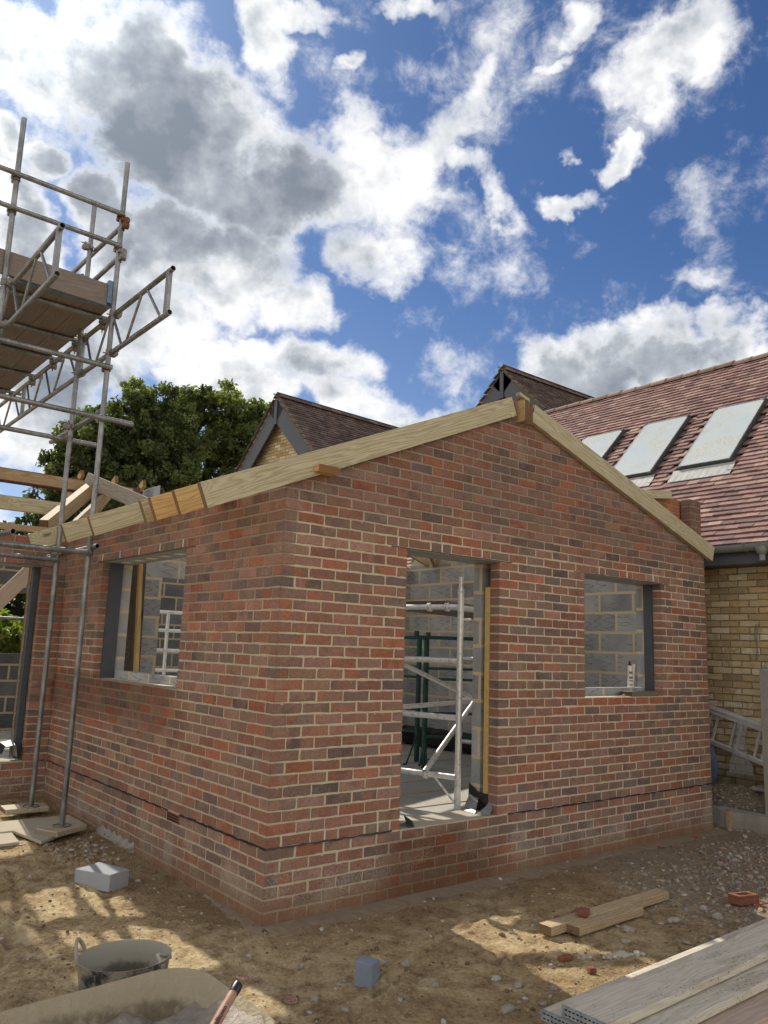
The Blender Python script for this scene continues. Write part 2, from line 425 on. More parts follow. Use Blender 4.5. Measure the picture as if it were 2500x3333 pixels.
def mat_leaf():
    m, t, b = mat('leaf', 0.6, 0, 0.3)
    c = t.attr('Col')['Color']
    t.set(b.inputs['Base Color'], c)
    N = m.node_tree.nodes; out = N['Material Output']
    tr = t.n('ShaderNodeBsdfTranslucent'); t.set(tr.inputs[0], t.mix(1.0, c, (1.5, 1.7, 0.6), 'MULTIPLY'))
    mx = t.n('ShaderNodeMixShader'); mx.inputs[0].default_value = 0.45
    t.L.new(b.outputs[0], mx.inputs[1]); t.L.new(tr.outputs[0], mx.inputs[2]); t.L.new(mx.outputs[0], out.inputs[0])
    return m

BRICK = mat_brick(); MORTAR = mat_mortar(); BUFF = mat_buff_brick(); BUFFM = mat_buff_mortar()
T_PALE = mat_timber('treated_timber', (0.55, 0.495, 0.345), (0.33, 0.28, 0.165))
T_ORANGE = mat_timber('fresh_timber', (0.62, 0.43, 0.20), (0.42, 0.25, 0.10))
T_TAN = mat_timber('sawn_timber', (0.46, 0.34, 0.20), (0.29, 0.19, 0.10))
T_GREY = mat_timber('weathered_timber', (0.42, 0.385, 0.33), (0.26, 0.235, 0.2))
T_DARK = mat_timber('dark_timber', (0.15, 0.12, 0.085), (0.08, 0.062, 0.045))
T_BOARD = mat_timber('scaffold_board', (0.235, 0.195, 0.17), (0.165, 0.137, 0.122), knots=False)
T_PLANK = mat_timber('dusty_plank', (0.62, 0.575, 0.48), (0.49, 0.44, 0.355), knots=False, dirt=0.55)
T_PINK = mat_timber('pink_plank', (0.50, 0.385, 0.305), (0.39, 0.295, 0.23), knots=False)
BLOCKX = mat_block('x'); BLOCKY = mat_block('y'); BLOCK_SHADED = mat_block('x', 0.35); BLOCKP = mat_block('y', 1.0, 0.0)  # the low-tone copy paints back-lit shade on the wing's back wall
GALV = mat_galv(); ALU = mat_alu()
GREYPANEL = mat_plain('dark_grey_board', (0.070, 0.080, 0.100), 0.5, var=0.06)
INSUL = mat_plain('yellow_insulation', (0.62, 0.43, 0.16), 0.9, var=0.1, scale=20, bump=0.3)
BLACK = mat_plain('black_membrane', (0.012, 0.012, 0.013), 0.35, spec=0.5, var=0.1, bump=0.2)
LINTEL = mat_plain('lintel_steel', (0.36, 0.365, 0.355), 0.6, 0.0, var=0.12)
LINTEL_ED = mat_plain('rusty_lintel_lip', (0.10, 0.065, 0.05), 0.8, var=0.15)
WHITE = mat_plain('white_plastic', (0.72, 0.70, 0.66), 0.5, var=0.06)
PALE = mat_plain('pale_insulation', (0.80, 0.77, 0.68), 0.8, var=0.06)
STEELRED = mat_plain('red_oxide_steel', (0.14, 0.04, 0.035), 0.6, var=0.15)
FASCIA = mat_plain('grey_painted_timber', (0.075, 0.085, 0.105), 0.5, var=0.06, scale=5)
GUTTER = mat_plain('grey_gutter', (0.16, 0.17, 0.18), 0.35, var=0.08)
TILE = mat_tile('plain_tile', None, 0.25); TILE_OLD = mat_tile('mossy_tile', None, 0.75)
SLAB = mat_concrete('floor_concrete', (0.30, 0.295, 0.275), (0.54, 0.53, 0.49), 3)
CONC = mat_concrete('rough_concrete', (0.20, 0.185, 0.165), (0.42, 0.39, 0.345), 9)
PAVING = mat_concrete('paving_slab', (0.34, 0.30, 0.23), (0.54, 0.49, 0.385), 6, 0.3)
AIRBLOCK = mat_concrete('aerated_block', (0.27, 0.29, 0.32), (0.39, 0.41, 0.44), 14, 0.35)
BLUEBLOCK = mat_concrete('blue_grey_block', (0.17, 0.20, 0.255), (0.28, 0.32, 0.385), 16, 0.5)
FOOT = mat_concrete('footing_concrete', (0.19, 0.135, 0.088), (0.36, 0.285, 0.205), 9, 1.0)
SOIL = mat_ground(); STONE = mat_vcol('stone'); LEAF = mat_leaf()
BARK = mat_plain('bark', (0.10, 0.08, 0.06), 0.95, var=0.25, scale=9, bump=0.8)
GREEN = mat_plain('green_paint', (0.012, 0.065, 0.05), 0.4, var=0.15)
BLUE = mat_plain('blue_plastic', (0.03, 0.13, 0.55), 0.4)
HOOP = mat_plain('blue_hoop_steel', (0.14, 0.24, 0.36), 0.5, 0.2, var=0.2, scale=25)
HOOP2 = mat_plain('grey_hoop_steel', (0.33, 0.365, 0.39), 0.55, 0.2, var=0.2, scale=25)
REDCLAY = mat_plain('terracotta', (0.27, 0.105, 0.07), 0.9, var=0.15, scale=30, bump=0.4)
DARKHOLE = mat_plain('dark_hole', (0.012, 0.01, 0.01), 0.9)

# ------------------------------------------------------------------ bricks
def ico():
    t = (1+5**.5)/2
    v = np.array([(-1,t,0),(1,t,0),(-1,-t,0),(1,-t,0),(0,-1,t),(0,1,t),(0,-1,-t),(0,1,-t),(t,0,-1),(t,0,1),(-t,0,-1),(-t,0,1)], float)
    v /= np.linalg.norm(v[0])
    f = [(0,11,5),(0,5,1),(0,1,7),(0,7,10),(0,10,11),(1,5,9),(5,11,4),(11,10,2),(10,7,6),(7,1,8),(3,9,4),(3,4,2),(3,2,6),(3,6,8),(3,8,9),(4,9,5),(2,4,11),(6,2,10),(8,6,7),(9,8,1)]
    return v, f
ICO = ico()
PAL = [((0.345,0.185,0.137),3.2),((0.320,0.165,0.120),3.0),((0.290,0.185,0.145),3.0),((0.265,0.190,0.155),2.6),((0.395,0.165,0.108),1.8),((0.42,0.178,0.112),0.4),
       ((0.235,0.160,0.132),1.3),((0.325,0.205,0.145),1.6),((0.190,0.142,0.122),0.6),((0.215,0.160,0.150),0.5),((0.385,0.225,0.180),1.6)]
PAL = [((c[0]*0.84, c[1]*0.83, c[2]*0.83), w_) for c, w_ in PAL]
BPAL = [((0.46,0.37,0.22),3),((0.53,0.45,0.30),2.6),((0.39,0.31,0.18),2),((0.60,0.53,0.40),1.7),((0.32,0.26,0.16),1),((0.43,0.33,0.18),1.6)]
def pick(pal, rng):
    tot = sum(w for _, w in pal); r = rng.random()*tot
    for c, w in pal:
        r -= w
        if r <= 0: break
    k = rng.uniform(0.86, 1.14)
    return tuple(max(0.01, ch*k*rng.uniform(0.98, 1.02)) for ch in c)

def clip(poly, a, b):    # keep v <= a+b*u
    out = []
    n = len(poly)
    for i in range(n):
        p, q = poly[i], poly[(i+1) % n]
        fp = p[1]-a-b*p[0]; fq = q[1]-a-b*q[0]
        if fp <= 0: out.append(p)
        if (fp < 0 < fq) or (fq < 0 < fp):
            k = fp/(fp-fq); out.append((p[0]+k*(q[0]-p[0]), p[1]+k*(q[1]-p[1])))
    return out

def brick_wall(mb, O, U, N, L, z0, z1, holes=(), caps=(), parity=0, seed=1, pal=PAL, Bl=0.225, Hc=0.075, jit=0.0022, dep=0.1025,
               corner0=False, corner1=False, joint=0.0130, red_fn=None):
    rng = random.Random(seed)
    O = Vector(O); U = Vector(U); N = Vector(N)
    def P(u, z, d): return O + U*u + Vector((0, 0, z)) + N*d
    flip = U.cross(Vector((0,0,1))).dot(N) < 0
    c0 = int(math.floor(z0/Hc+1e-6)); c1 = int(math.ceil(z1/Hc-1e-6))
    for c in range(c0, c1):
        zb, zt = c*Hc+joint*0.5, (c+1)*Hc-joint*0.5
        off = 0.0 if (c+parity) % 2 == 0 else -Bl/2
        k = 0; cells = []
        wob = rng.uniform(-0.006, 0.006)
        u = off
        while u < L-0.02:
            a, e = u, u+Bl-joint
            if u > 0.05: a += wob+rng.uniform(-0.004, 0.004)
            a = max(0.0, a); e = min(L, e + (wob if e < L-0.05 else 0))
            if e-a > 0.03: cells.append([a, e, u <= 0.001, e >= L-0.012])
            u += Bl
        if cells and L-cells[-1][1] < 0.04: cells[-1][1] = L; cells[-1][3] = True
        segs = []
        zm = (zb+zt)/2
        hs = [h for h in holes if h[2] < zm < h[3]]
        for a, e, f0, f1 in cells:
            parts = [(a, e, f0 and corner0, f1 and corner1)]
            for h in hs:
                nx = []
                for (a2, e2, g0, g1) in parts:
                    if e2 <= h[0]+1e-6 or a2 >= h[1]-1e-6: nx.append((a2, e2, g0 , g1)); continue
                    if h[0]-a2 > 0.045: nx.append((a2, h[0], g0, True))
                    if e2-h[1] > 0.045: nx.append((h[1], e2, True, g1))
                parts = nx
            segs += parts
        # close slivers left at an opening's edge
        for h in hs:
            for i, (a, e, g0, g1) in enumerate(segs):
                if 0 < h[0]-e < 0.06: segs[i] = (a, h[0], g0, True)
                if 0 < a-h[1] < 0.06: segs[i] = (h[1], e, True, g1)
        for (a, e, g0, g1) in segs:
            col = pick(pal, rng); col2 = pick(pal, rng)
            if rng.random() < 0.62:
                kk = rng.uniform(0.72, 1.2); col2 = tuple(x*kk for x in col)
            if red_fn and red_fn((a+e)/2, c): col = (0.36, 0.14, 0.08); col2 = (0.31, 0.12, 0.075)
            if g0 and corner0 and a < 0.01 or (g1 and corner1 and e > L-0.01):
                cr = random.Random(c*77+5); col = pick(pal, cr); col2 = pick(pal, cr)
            mb.cc = (*col, rng.random()); mb.cc2 = (*col2, rng.random()); mb.m = 0
            if g0 and a < 0.01 and corner0: a += 0.0025
            nx_ = max(2, int((e-a)/0.036)); ny_ = 2
            j = lambda k=1.0: rng.uniform(-jit, jit)*k
            pts = []
            s0, s1, t0, t1 = j(1.4), j(1.4), j(), j()
            e0 = 0.0015 if g0 else 1.0; e1 = 0.0015 if g1 else 1.0
            for i in range(nx_): f = i/nx_; pts.append((a+f*(e-a)+j()*(e0 if i == 0 else 1), zb+s0*(1-f)+s1*f+j()))
            for i in range(ny_): f = i/ny_; pts.append((e+j()*e1, zb+f*(zt-zb)+j()*0.6))
            for i in range(nx_): f = i/nx_; pts.append((e+f*(a-e)+j()*(e1 if i == 0 else 1), zt+t0*(1-f)+t1*f+j()))
            for i in range(ny_): f = i/ny_; pts.append((a+j()*e0, zt+f*(zb-zt)+j()*0.6))
            for (ca, cb) in caps:
                pts = clip(pts, ca, cb)
            if len(pts) < 3: continue
            cu = sum(p[0] for p in pts)/len(pts); cz = sum(p[1] for p in pts)/len(pts)
            if max(p[1] for p in pts)-min(p[1] for p in pts) < 0.008: continue
            d0 = rng.uniform(-0.0012, 0.0018); tx = rng.uniform(-0.012, 0.012); tz = rng.uniform(-0.02, 0.02)
            ins = 0.0028; hu = max(p[0] for p in pts)-cu; hz = max(p[1] for p in pts)-cz
            fr = []; ou = []; bk = []
            back = -dep if (g0 or g1) else -0.02
            for (pu, pz) in pts:
                dd = d0+tx*(pu-cu)+tz*(pz-cz)
                k1 = 1-ins/max(hu, 0.02); k2 = 1-ins/max(hz, 0.02)
                if (g0 and abs(pu-a) < 0.012) or (g1 and abs(pu-e) < 0.012): k1 = 1.0
                fr.append(P(cu+(pu-cu)*k1, cz+(pz-cz)*k2, dd)); ou.append(P(pu, pz, dd-0.0032)); bk.append(P(pu, pz, back))
            n = len(pts)
            vs = fr+ou+bk
            fs = [tuple(range(n))]
            for i in range(n):
                q = (i+1) % n
                fs += [(q, i, n+i, n+q), (n+q, n+i, 2*n+i, 2*n+q)]
            if flip: fs = [tuple(reversed(f)) for f in fs]
            mb.add(vs, fs)
    # mortar bed behind the faces
    mb.cc = (1,1,1,1); mb.cc2 = (1,1,1,1); mb.m = 1
    us = sorted({0.0, L, *[h[0] for h in holes], *[h[1] for h in holes]})
    us = [x for x in us if 0 <= x <= L]
    zs = sorted({z0, z1, *[h[2] for h in holes], *[h[3] for h in holes]})
    zs = [x for x in zs if z0 <= x <= z1]
    md = -0.0034
    def isin(u, z): return any(h[0] < u < h[1] and h[2] < z < h[3] for h in holes)
    for i in range(len(us)-1):
        for k in range(len(zs)-1):
            um, zm = (us[i]+us[i+1])/2, (zs[k]+zs[k+1])/2
            if isin(um, zm): continue
            ua, ub = us[i], us[i+1]
            if isin(ua-1e-3, zm) : ua += 0.005
            if isin(ub+1e-3, zm): ub -= 0.005
            if ua == 0.0 and corner0: ua += 0.0046
            if ub == L and corner1: ub -= 0.0046
            poly = [(ua, zs[k]), (ub, zs[k]), (ub, zs[k+1]), (ua, zs[k+1])]
            for cp in caps: poly = clip(poly, *cp)
            if len(poly) < 3: continue
            pv = [P(p[0], p[1], md) for p in poly]
            f = tuple(range(len(pv)))
            mb.add(pv, [tuple(reversed(f)) if flip else f])
            for ue, cond in ((ua, isin(us[i]-1e-3, zm)), (ub, isin(us[i+1]+1e-3, zm))):
                if cond: mb.add([P(ue, zs[k], md), P(ue, zs[k+1], md), P(ue, zs[k+1], -dep), P(ue, zs[k], -dep)], [(0, 1, 2, 3)])
            for ze, cond in ((zs[k], isin(um, zs[k]-1e-3)), (zs[k+1], isin(um, zs[k+1]+1e-3))):
                if cond: mb.add([P(ua, ze, md), P(ub, ze, md), P(ub, ze, -dep), P(ua, ze, -dep)], [(0, 1, 2, 3)])

# ================================================================== THE EXTENSION
ext = thing('brick_extension', 'unfinished red brick extension with bare gable, door gap and open rafters', 'building', (2.7, 2.2, 0))
GL = 5.39; SL = 4.42
DOOR = (1.10, 2.12, 0.45, 2.475); GWIN = (3.26, 4.53, 1.35, 2.475); SWIN = (1.4525, 3.30, 1.35, 2.475)
def snots(mb, f, L, n, seed, ok):
    rng = random.Random(seed); V0, F0 = ICO; mb.m = 1
    for _ in range(n):
        u, c = rng.uniform(0.05, L-0.05), rng.randint(1, 36)
        z = c*0.075+rng.uniform(-.006, .006)
        if not ok(u, z): continue
        sx, sz, sd = rng.uniform(.005, .016), rng.uniform(.004, .010), rng.uniform(.003, .007)
        mb.add([f(u+p[0]*sx*rng.uniform(.7,1.2), z+p[2]*sz*rng.uniform(.7,1.2)-0.006, p[1]*sd) for p in V0], F0)
# roof lines (bottom / top of rafters) on the gable
LB = lambda x: 2.79+0.4245*x; LT = lambda x: 2.975+0.4245*x
RB = lambda x: 4.525-0.3155*x; RT = lambda x: 4.732-0.3155*x
mb = MB()
brick_wall(mb, (0,0,0), (1,0,0), (0,-1,0), GL, -0.15, 4.05, [DOOR, GWIN], caps=[(LT(0)-0.035, 0.4245), (RT(0)-0.035, -0.3155)], parity=1, seed=11,
           corner0=True, corner1=True, red_fn=lambda u, c: c == 17 and 3.45 < u < 4.5 or c == 0)
snots(mb, lambda u, z, d: (u, -d, z), GL, 170, 5, lambda u, z: not (1.05 < u < 2.17 and z > 0.4) and not (3.2 < u < 4.6 and z > 1.3))
mesh_obj('gable_wall', mb, [BRICK, MORTAR], ext, colors=True)
mb = MB()
brick_wall(mb, (0,0,0), (0,1,0), (-1,0,0), SL, -0.15, 2.85, [SWIN], caps=[(2.80, 0.0)], parity=0, seed=23, corner0=True, jit=0.0018, red_fn=lambda u, c: c == 0)
mesh_obj('side_wall', mb, [BRICK, MORTAR], ext, colors=True)
# wing wall running left from the inner corner
WD = (0.235, 2.45, 0.46, 2.47)
mb = MB()
brick_wall(mb, (0, SL, 0), (-1,0,0), (0,-1,0), 4.6, -0.15, 2.86, [WD], caps=[(2.78, 0.0)], parity=1, seed=31, jit=0.0016)
mesh_obj('wing_wall', mb, [BRICK, MORTAR], ext, colors=True)
# right hand outer skin and short parapet pier
mb = MB()
brick_wall(mb, (GL, 0, 0), (0,1,0), (1,0,0), 8.6, -0.15, 2.90, [], parity=0, seed=41, corner0=True)
mesh_obj('right_wall', mb, [BRICK, MORTAR], ext, colors=True)
mb = MB()
brick_wall(mb, (5.17, 0.02, 0), (1,0,0), (0,-1,0), 0.216, 2.775, 3.45, [], parity=0, seed=51, corner0=True, corner1=True)
brick_wall(mb, (5.17, 0.02, 0), (0,1,0), (-1,0,0), 0.112, 2.775, 3.45, [], parity=1, seed=52, corner0=True, corner1=True)
brick_wall(mb, (5.386, 0.02, 0), (0,1,0), (1,0,0), 0.112, 2.775, 3.45, [], parity=1, seed=53, corner0=True, corner1=True)
mb.m = 1; mb.box((5.175, 0.03, 2.78), (5.382, 0.13, 3.447))
mesh_obj('parapet_pier', mb, [BRICK, MORTAR], ext, colors=True)
mb = MB()
brick_wall(mb, (4.70, 0.145, 0), (1,0,0), (0,-1,0), 0.62, 2.85, 3.43, [], parity=0, seed=54, pal=[((0.45,0.17,0.085),2),((0.40,0.15,0.08),1)], corner1=True)
mb.m = 1; mb.box((4.705, 0.150, 2.85), (5.315, 0.245, 3.425))
mesh_obj('parapet_return', mb, [BRICK, MORTAR], ext, colors=True)

# damp proof course, a wavy black strip in the bed joint
def dpc(pts, n, thick=0.009):
    mb = MB(); rng = random.Random(3); pts = [Vector(p) for p in pts]; n = Vector(n)
    d = pts[1]-pts[0]; k = int(d.length/0.045)
    rows = []
    for i in range(k+1):
        p = pts[0]+d*i/k
        w = rng.uniform(0.6, 1.15); zo = rng.uniform(-0.0025, 0.0025)
        out = rng.uniform(0.001, 0.0075)
        rows.append((p+n*out+Vector((0,0,zo+thick*w/2)), p+n*(out+0.002)+Vector((0,0,zo-thick*w/2)), p-n*0.03+Vector((0,0,zo+thick*w/2)), p-n*0.03+Vector((0,0,zo-thick*w/2))))
    for a, b in zip(rows[:-1], rows[1:]):
        mb.add([a[0], b[0], b[1], a[1], a[2], b[2], b[3], a[3]], [(0,1,2,3), (4,5,1,0), (3,2,6,7)])
    mesh_obj('damp_proof_course', mb, BLACK, ext)
dpc([(-0.003, 0, 0.45), (1.03, 0, 0.452)], (0,-1,0), 0.011)
dpc([(2.24, 0, 0.45), (GL+0.003, 0, 0.452)], (0,-1,0), 0.010)
dpc([(0, -0.003, 0.45), (0, 1.22, 0.45)], (-1,0,0), 0.012)
dpc([(0, 1.43, 0.45), (0, SL-0.01, 0.452)], (-1,0,0), 0.009)
dpc([(-0.01, SL, 0.452), (-0.1, SL, 0.452)], (0,-1,0), 0.010)

# air brick
mb = MB(); mb.m = 0
mb.box((-0.004, 1.222, 0.381), (0.02, 1.436, 0.443))
mb.m = 1
for r_ in range(3):
    for k in range(11):
        y = 1.238+k*0.0182; z = 0.388+r_*0.0185
        mb.box((-0.0065, y, z), (-0.0035, y+0.010, z+0.012))
mesh_obj('air_brick', mb, [REDCLAY, DARKHOLE], ext)

# lintels
def lintel(name, lo, hi, face, squares=False):
    mb = MB(); mb.m = 0; mb.box(lo, hi)
    mb.m = 1; mb.box(*face)
    if squares:
        mb.m = 2; y = lo[1]+0.24
        while y < hi[1]-0.2:
            mb.box((0.115, y, lo[2]-0.002), (0.195, y+0.12, lo[2]+0.004)); y += 0.30
    return mesh_obj(name, mb, [LINTEL, LINTEL_ED, PALE], ext)
lintel('lintel', (0.95, 0.008, 2.466), (2.27, 0.30, 2.486), ((0.95, -0.004, 2.4715), (2.27, 0.0075, 2.4765)))
lintel('lintel', (3.11, 0.008, 2.466), (4.68, 0.30, 2.486), ((3.11, -0.004, 2.4715), (4.68, 0.0075, 2.4765)))
lintel('lintel', (0.008, 1.30, 2.466), (0.30, 3.45, 2.486), ((-0.005, 1.30, 2.470), (0.0075, 3.45, 2.4765)), True)
lintel('lintel', (-2.6, SL+0.008, 2.466), (-0.06, SL+0.30, 2.486), ((-2.6, SL-0.004, 2.4715), (-0.06, SL+0.0075, 2.4765)))
# weep vents in the perpends above the openings and at the damp course
mb0 = MB(); mb0.box((-0.005, -0.006, 0.0), (0.005, 0.004, 0.064))
for i in range(4): mb0.box((-0.004, -0.0075, 0.006+i*0.015), (0.004, -0.0055, 0.013+i*0.015))
vent0 = mesh_obj('weep_vent', mb0, WHITE)
spots = [(1.005,0,2.481,0),(1.455,0,2.481,0),(1.905,0,2.481,0),(3.485,0,2.481,0),(3.935,0,2.481,0),(4.385,0,2.481,0),(0.446,0,0.462,0),(0.897,0,0.462,0),
         (0,1.52,2.481,1),(0,1.97,2.481,1),(0,2.42,2.481,1),(0,2.87,2.481,1),(0,3.32,2.481,1),(-0.63,SL,2.476,0)]
for i, (x, y, z, s) in enumerate(spots):
    o = vent0 if i == 0 else vent0.copy()
    if i: COL.objects.link(o)
    o.location = (x, y, z); o.rotation_euler = (0, 0, -math.pi/2 if s else 0)
    attach_m = Matrix.Translation(ext.location)
    o.parent = ext; o.matrix_parent_inverse = attach_m.inverted()

# ---- inner block leaves (with thickness)
def leaf(name, O, U, T, L, z0, z1, holes, th, m, caps=()):
    """Block leaf: rectangles around the holes, extruded by T*th."""
    mb = MB(); O = Vector(O); U = Vector(U); T = Vector(T)
    us = sorted({0.0, L, *[h[0] for h in holes], *[h[1] for h in holes]}); zs = sorted({z0, z1, *[h[2] for h in holes], *[h[3] for h in holes]})
    us = [u for u in us if 0 <= u <= L]; zs = [z for z in zs if z0 <= z <= z1]
    inside = lambda u, z: any(h[0] < u < h[1] and h[2] < z < h[3] for h in holes)
    for i in range(len(us)-1):
        zi = 0
        while zi < len(zs)-1:
            um = (us[i]+us[i+1])/2
            if inside(um, (zs[zi]+zs[zi+1])/2): zi += 1; continue
            zj = zi
            while zj < len(zs)-1 and not inside(um, (zs[zj]+zs[zj+1])/2): zj += 1
            poly = [(us[i], zs[zi]), (us[i+1], zs[zi]), (us[i+1], zs[zj]), (us[i], zs[zj])]
            for c in caps: poly = clip(poly, *c)
            if len(poly) >= 3: mb.prism([O+U*p[0]+Vector((0,0,p[1])) for p in poly], T*th)
            zi = zj
    o = mesh_obj(name, mb, m, ext)
    o.data.materials.append(BLOCKP)
    for p in o.data.polygons:
        if abs(p.normal.dot(T)) < 0.5 and abs(p.normal.z) < 0.5: p.material_index = 1
    return o
gc = [(LB(0)-0.02, 0.4245), (RB(0)-0.02, -0.3155)]
leaf('block_leaf', (0.2, 0.2, 0), (1,0,0), (0,1,0), 4.94, 0.0, 4.0, [(DOOR[0]-0.2, DOOR[1]-0.2+0.005, 0.45, 2.48), (GWIN[0]-0.2, GWIN[1]-0.2+0.006, 1.34, 2.48)], 0.1, BLOCKX,
     caps=[(LB(0.2)-0.02, 0.4245), (RB(0.2)-0.02, -0.3155)])
leaf('block_leaf', (0.2, 0.302, 0), (0,1,0), (1,0,0), 4.1, 0.0, 2.78, [(SWIN[0]-0.302, SWIN[1]-0.302, 1.34, 2.48)], 0.1, BLOCKY)
leaf('block_leaf', (5.04, 0.302, 0), (0,1,0), (1,0,0), 8.0, 0.0, 2.95, [], 0.1, BLOCKY)
leaf('block_leaf', (0.302, 4.47, 0), (1,0,0), (0,1,0), 4.736, 0.0, 4.0, [(0.84, 2.9, 0.0, 2.47)], 0.1, BLOCKX, caps=[(LB(0.302)-0.02, 0.4245), (RB(0.302)-0.02, -0.3155)])
leaf('block_leaf', (0.19, SL+0.2, 0), (-1,0,0), (0,1,0), 4.8, 0.0, 2.78, [(0.425, 2.64, 0.40, 2.48)], 0.1, BLOCKX)
leaf('block_leaf', (-4.6, 7.9, 0), (1,0,0), (0,1,0), 9.6, 0.0, 2.78, [(3.2, 5.2, 1.475, 2.345)], 0.1, BLOCK_SHADED)
# dark vertical boards closing the cavity at the openings, insulation, sill upstands
def pbox(name, lo, hi, m, bevel=0.0, label=None, parent=ext):
    mb = MB(); mb.box(lo, hi); return mesh_obj(name, mb, m, parent, label=label, bevel=bevel)
pbox('cavity_board', (0.070, SWIN[1]-0.028, 1.352), (0.198, SWIN[1]+0.012, 2.464), GREYPANEL, 0.001)
pbox('cavity_board', (GWIN[1]-0.022, 0.106, 1.352), (GWIN[1]+0.014, 0.197, 2.464), GREYPANEL, 0.001)
pbox('cavity_board', (-0.300, SL+0.105, 0.47), (-0.242, SL+0.195, 2.462), GREYPANEL, 0.001)
pbox('timber_lining', (-0.318, SL+0.202, 0.47), (-0.303, SL+0.225, 2.462), T_TAN, 0.001)
pbox('insulation_board', (2.110, 0.104, 0.60), (2.165, 0.150, 2.26), INSUL)
pbox('sill_upstand', (0.203, SWIN[0]+0.002, 1.343), (0.298, SWIN[1]-0.002, 1.424), BLOCKY, 0.002)
pbox('sill_upstand', (GWIN[0]+0.002, 0.203, 1.343), (GWIN[1]+0.003, 0.298, 1.424), BLOCKX, 0.002)
pbox('brick_sill', (0.002, SWIN[0]+0.002, 1.335), (0.199, SWIN[1]-0.002, 1.352), MORTAR)
pbox('brick_sill', (GWIN[0]+0.002, 0.003, 1.333), (GWIN[1]-0.002, 0.199, 1.351), MORTAR)
pbox('door_sill', (DOOR[0]+0.002, 0.004, 0.43), (DOOR[1]-0.002, 0.30, 0.452), PAVING)
# rafters
def timber(name, p0, p1, w, h, m, parent=None, up=(0,0,1), label=None, cat=None, group=None, bevel=0.002, chamfer=True):
    p0 = Vector(p0); p1 = Vector(p1); d = p1-p0; L = d.length; dx = d.normalized()
    side = Vector(up).cross(dx).normalized(); u2 = dx.cross(side)
    mb = MB(); mb.box((-L/2, -w/2, -h/2), (L/2, w/2, h/2))
    o = mesh_obj(name, mb, m, None, label=label, cat=cat, group=group, bevel=bevel)
    M = Matrix((dx, side, u2)).transposed().to_4x4(); M.translation = (p0+p1)/2
    if parent is not None:
        o.parent = parent; o.matrix_parent_inverse = Matrix.Translation(parent.location).inverted()
    o.matrix_basis = M
    return o
HR = 0.168
nl = Vector((-0.4245, 0, 1)).normalized()
def left_rafter(y, m, x0=-0.585, x1=2.30, w=0.047):
    a = Vector((x0, y, LB(x0)))+nl*HR/2; b = Vector((x1, y, LB(x1)))+nl*HR/2
    return timber('rafter', a, b, w, HR, m, ext)
nr = Vector((0.3155, 0, 1)).normalized()
def right_rafter(y, m, x0=2.50, x1=5.50, w=0.047):
    a = Vector((x0, y, RB(x0)))+nr*HR/2; b = Vector((x1, y, RB(x1)))+nr*HR/2
    return timber('rafter', a, b, w, HR, m, ext)
left_rafter(-0.0235, T_PALE, x1=2.27)
for y, m in ((0.35, T_ORANGE), (0.735, T_ORANGE), (0.90, T_PALE), (1.945, T_PALE), (2.615, T_PALE), (3.62, T_PALE)):
    left_rafter(y, m)
right_rafter(-0.0235, T_PALE, x0=2.462, x1=5.49)
for y in (0.5, 0.95, 1.945, 2.615, 3.3, 4.1): right_rafter(y, T_TAN)
for x, y0 in ((2.325, -0.11), (2.425, -0.075)):
    timber('ridge_board', (x, y0, 3.80), (x, 4.4, 3.80), 0.047, 0.19, T_TAN, ext)
timber('ridge_board', (2.375, -0.03, 3.83), (2.375, 4.4, 3.83), 0.04, 0.2, T_TAN, ext)
timber('packing_block', (2.31, -0.02, 3.965), (2.44, -0.02, 3.93), 0.05, 0.03, T_PALE, ext)
timber('timber_block', (0.27, -0.11, 2.928), (0.27, 0.05, 2.928), 0.17, 0.05, T_ORANGE, ext)
timber('timber_block', (4.47, 0.16, 3.415), (4.90, 0.10, 3.46), 0.06, 0.085, T_PALE, ext)
timber('wall_plate', (0.06, 0.31, 2.79), (0.06, 4.4, 2.79), 0.1, 0.05, T_TAN, ext)
timber('wall_plate', (5.09, 0.31, 3.0), (5.09, 4.46, 3.0), 0.1, 0.10, T_PALE, ext)  # paler timber than the other plates, painting sunlight on this one
timber('ceiling_tie', (0.4, 2.66, 2.83), (5.0, 2.66, 3.03), 0.047, 0.14, T_TAN, ext)
timber('hip_rafter', (3.4, 2.6, 3.35), (5.05, 3.95, 2.98), 0.047, 0.14, T_TAN, ext)
# wing roof
timber('ridge_beam', (-4.6, 6.2, 3.735), (1.36, 6.2, 3.735), 0.05, 0.15, T_TAN, ext)
mb = MB(); mb.box((-4.6, 6.225, 3.648), (1.47, 6.30, 3.664)); mb.box((-4.6, 6.235, 3.664), (1.47, 6.243, 3.80)); mb.box((1.36, 6.17, 3.65), (1.45, 6.224, 3.82))
mb.box((-4.6, 6.165, 3.652), (1.36, 6.174, 3.665)); mb.box((-4.6, 6.175, 3.812), (1.36, 6.228, 3.818))
mesh_obj('steel_beam', mb, STEELRED, ext)
timber('purlin', (-4.6, 5.2, 3.225), (0.09, 5.2, 3.225), 0.075, 0.16, T_PALE, ext)
timber('wall_plate', (-4.6, 4.5, 2.86), (-0.06, 4.5, 2.86), 0.1, 0.07, T_TAN, ext)
timber('valley_rafter', (0.73, 6.09, 3.68), (-0.22, 4.61, 2.91), 0.095, 0.18, T_TAN, ext)
timber('rafter', (0.70, 6.17, 3.83), (1.5, 4.7, 3.20), 0.047, 0.19, T_GREY, ext)
timber('rafter', (1.1, 6.3, 3.74), (0.2, 4.9, 3.0), 0.047, 0.15, T_TAN, ext)
for x in (0.58, 1.05, 1.45):
    timber('rafter', (x+0.03, 6.25, 3.78), (x+0.03, 7.9, 2.95), 0.047, 0.17, T_TAN, ext)
    timber('rafter_end', (x+0.1, 6.40, 3.87), (x+0.1, 6.28, 3.93), 0.047, 0.1, T_ORANGE, ext)
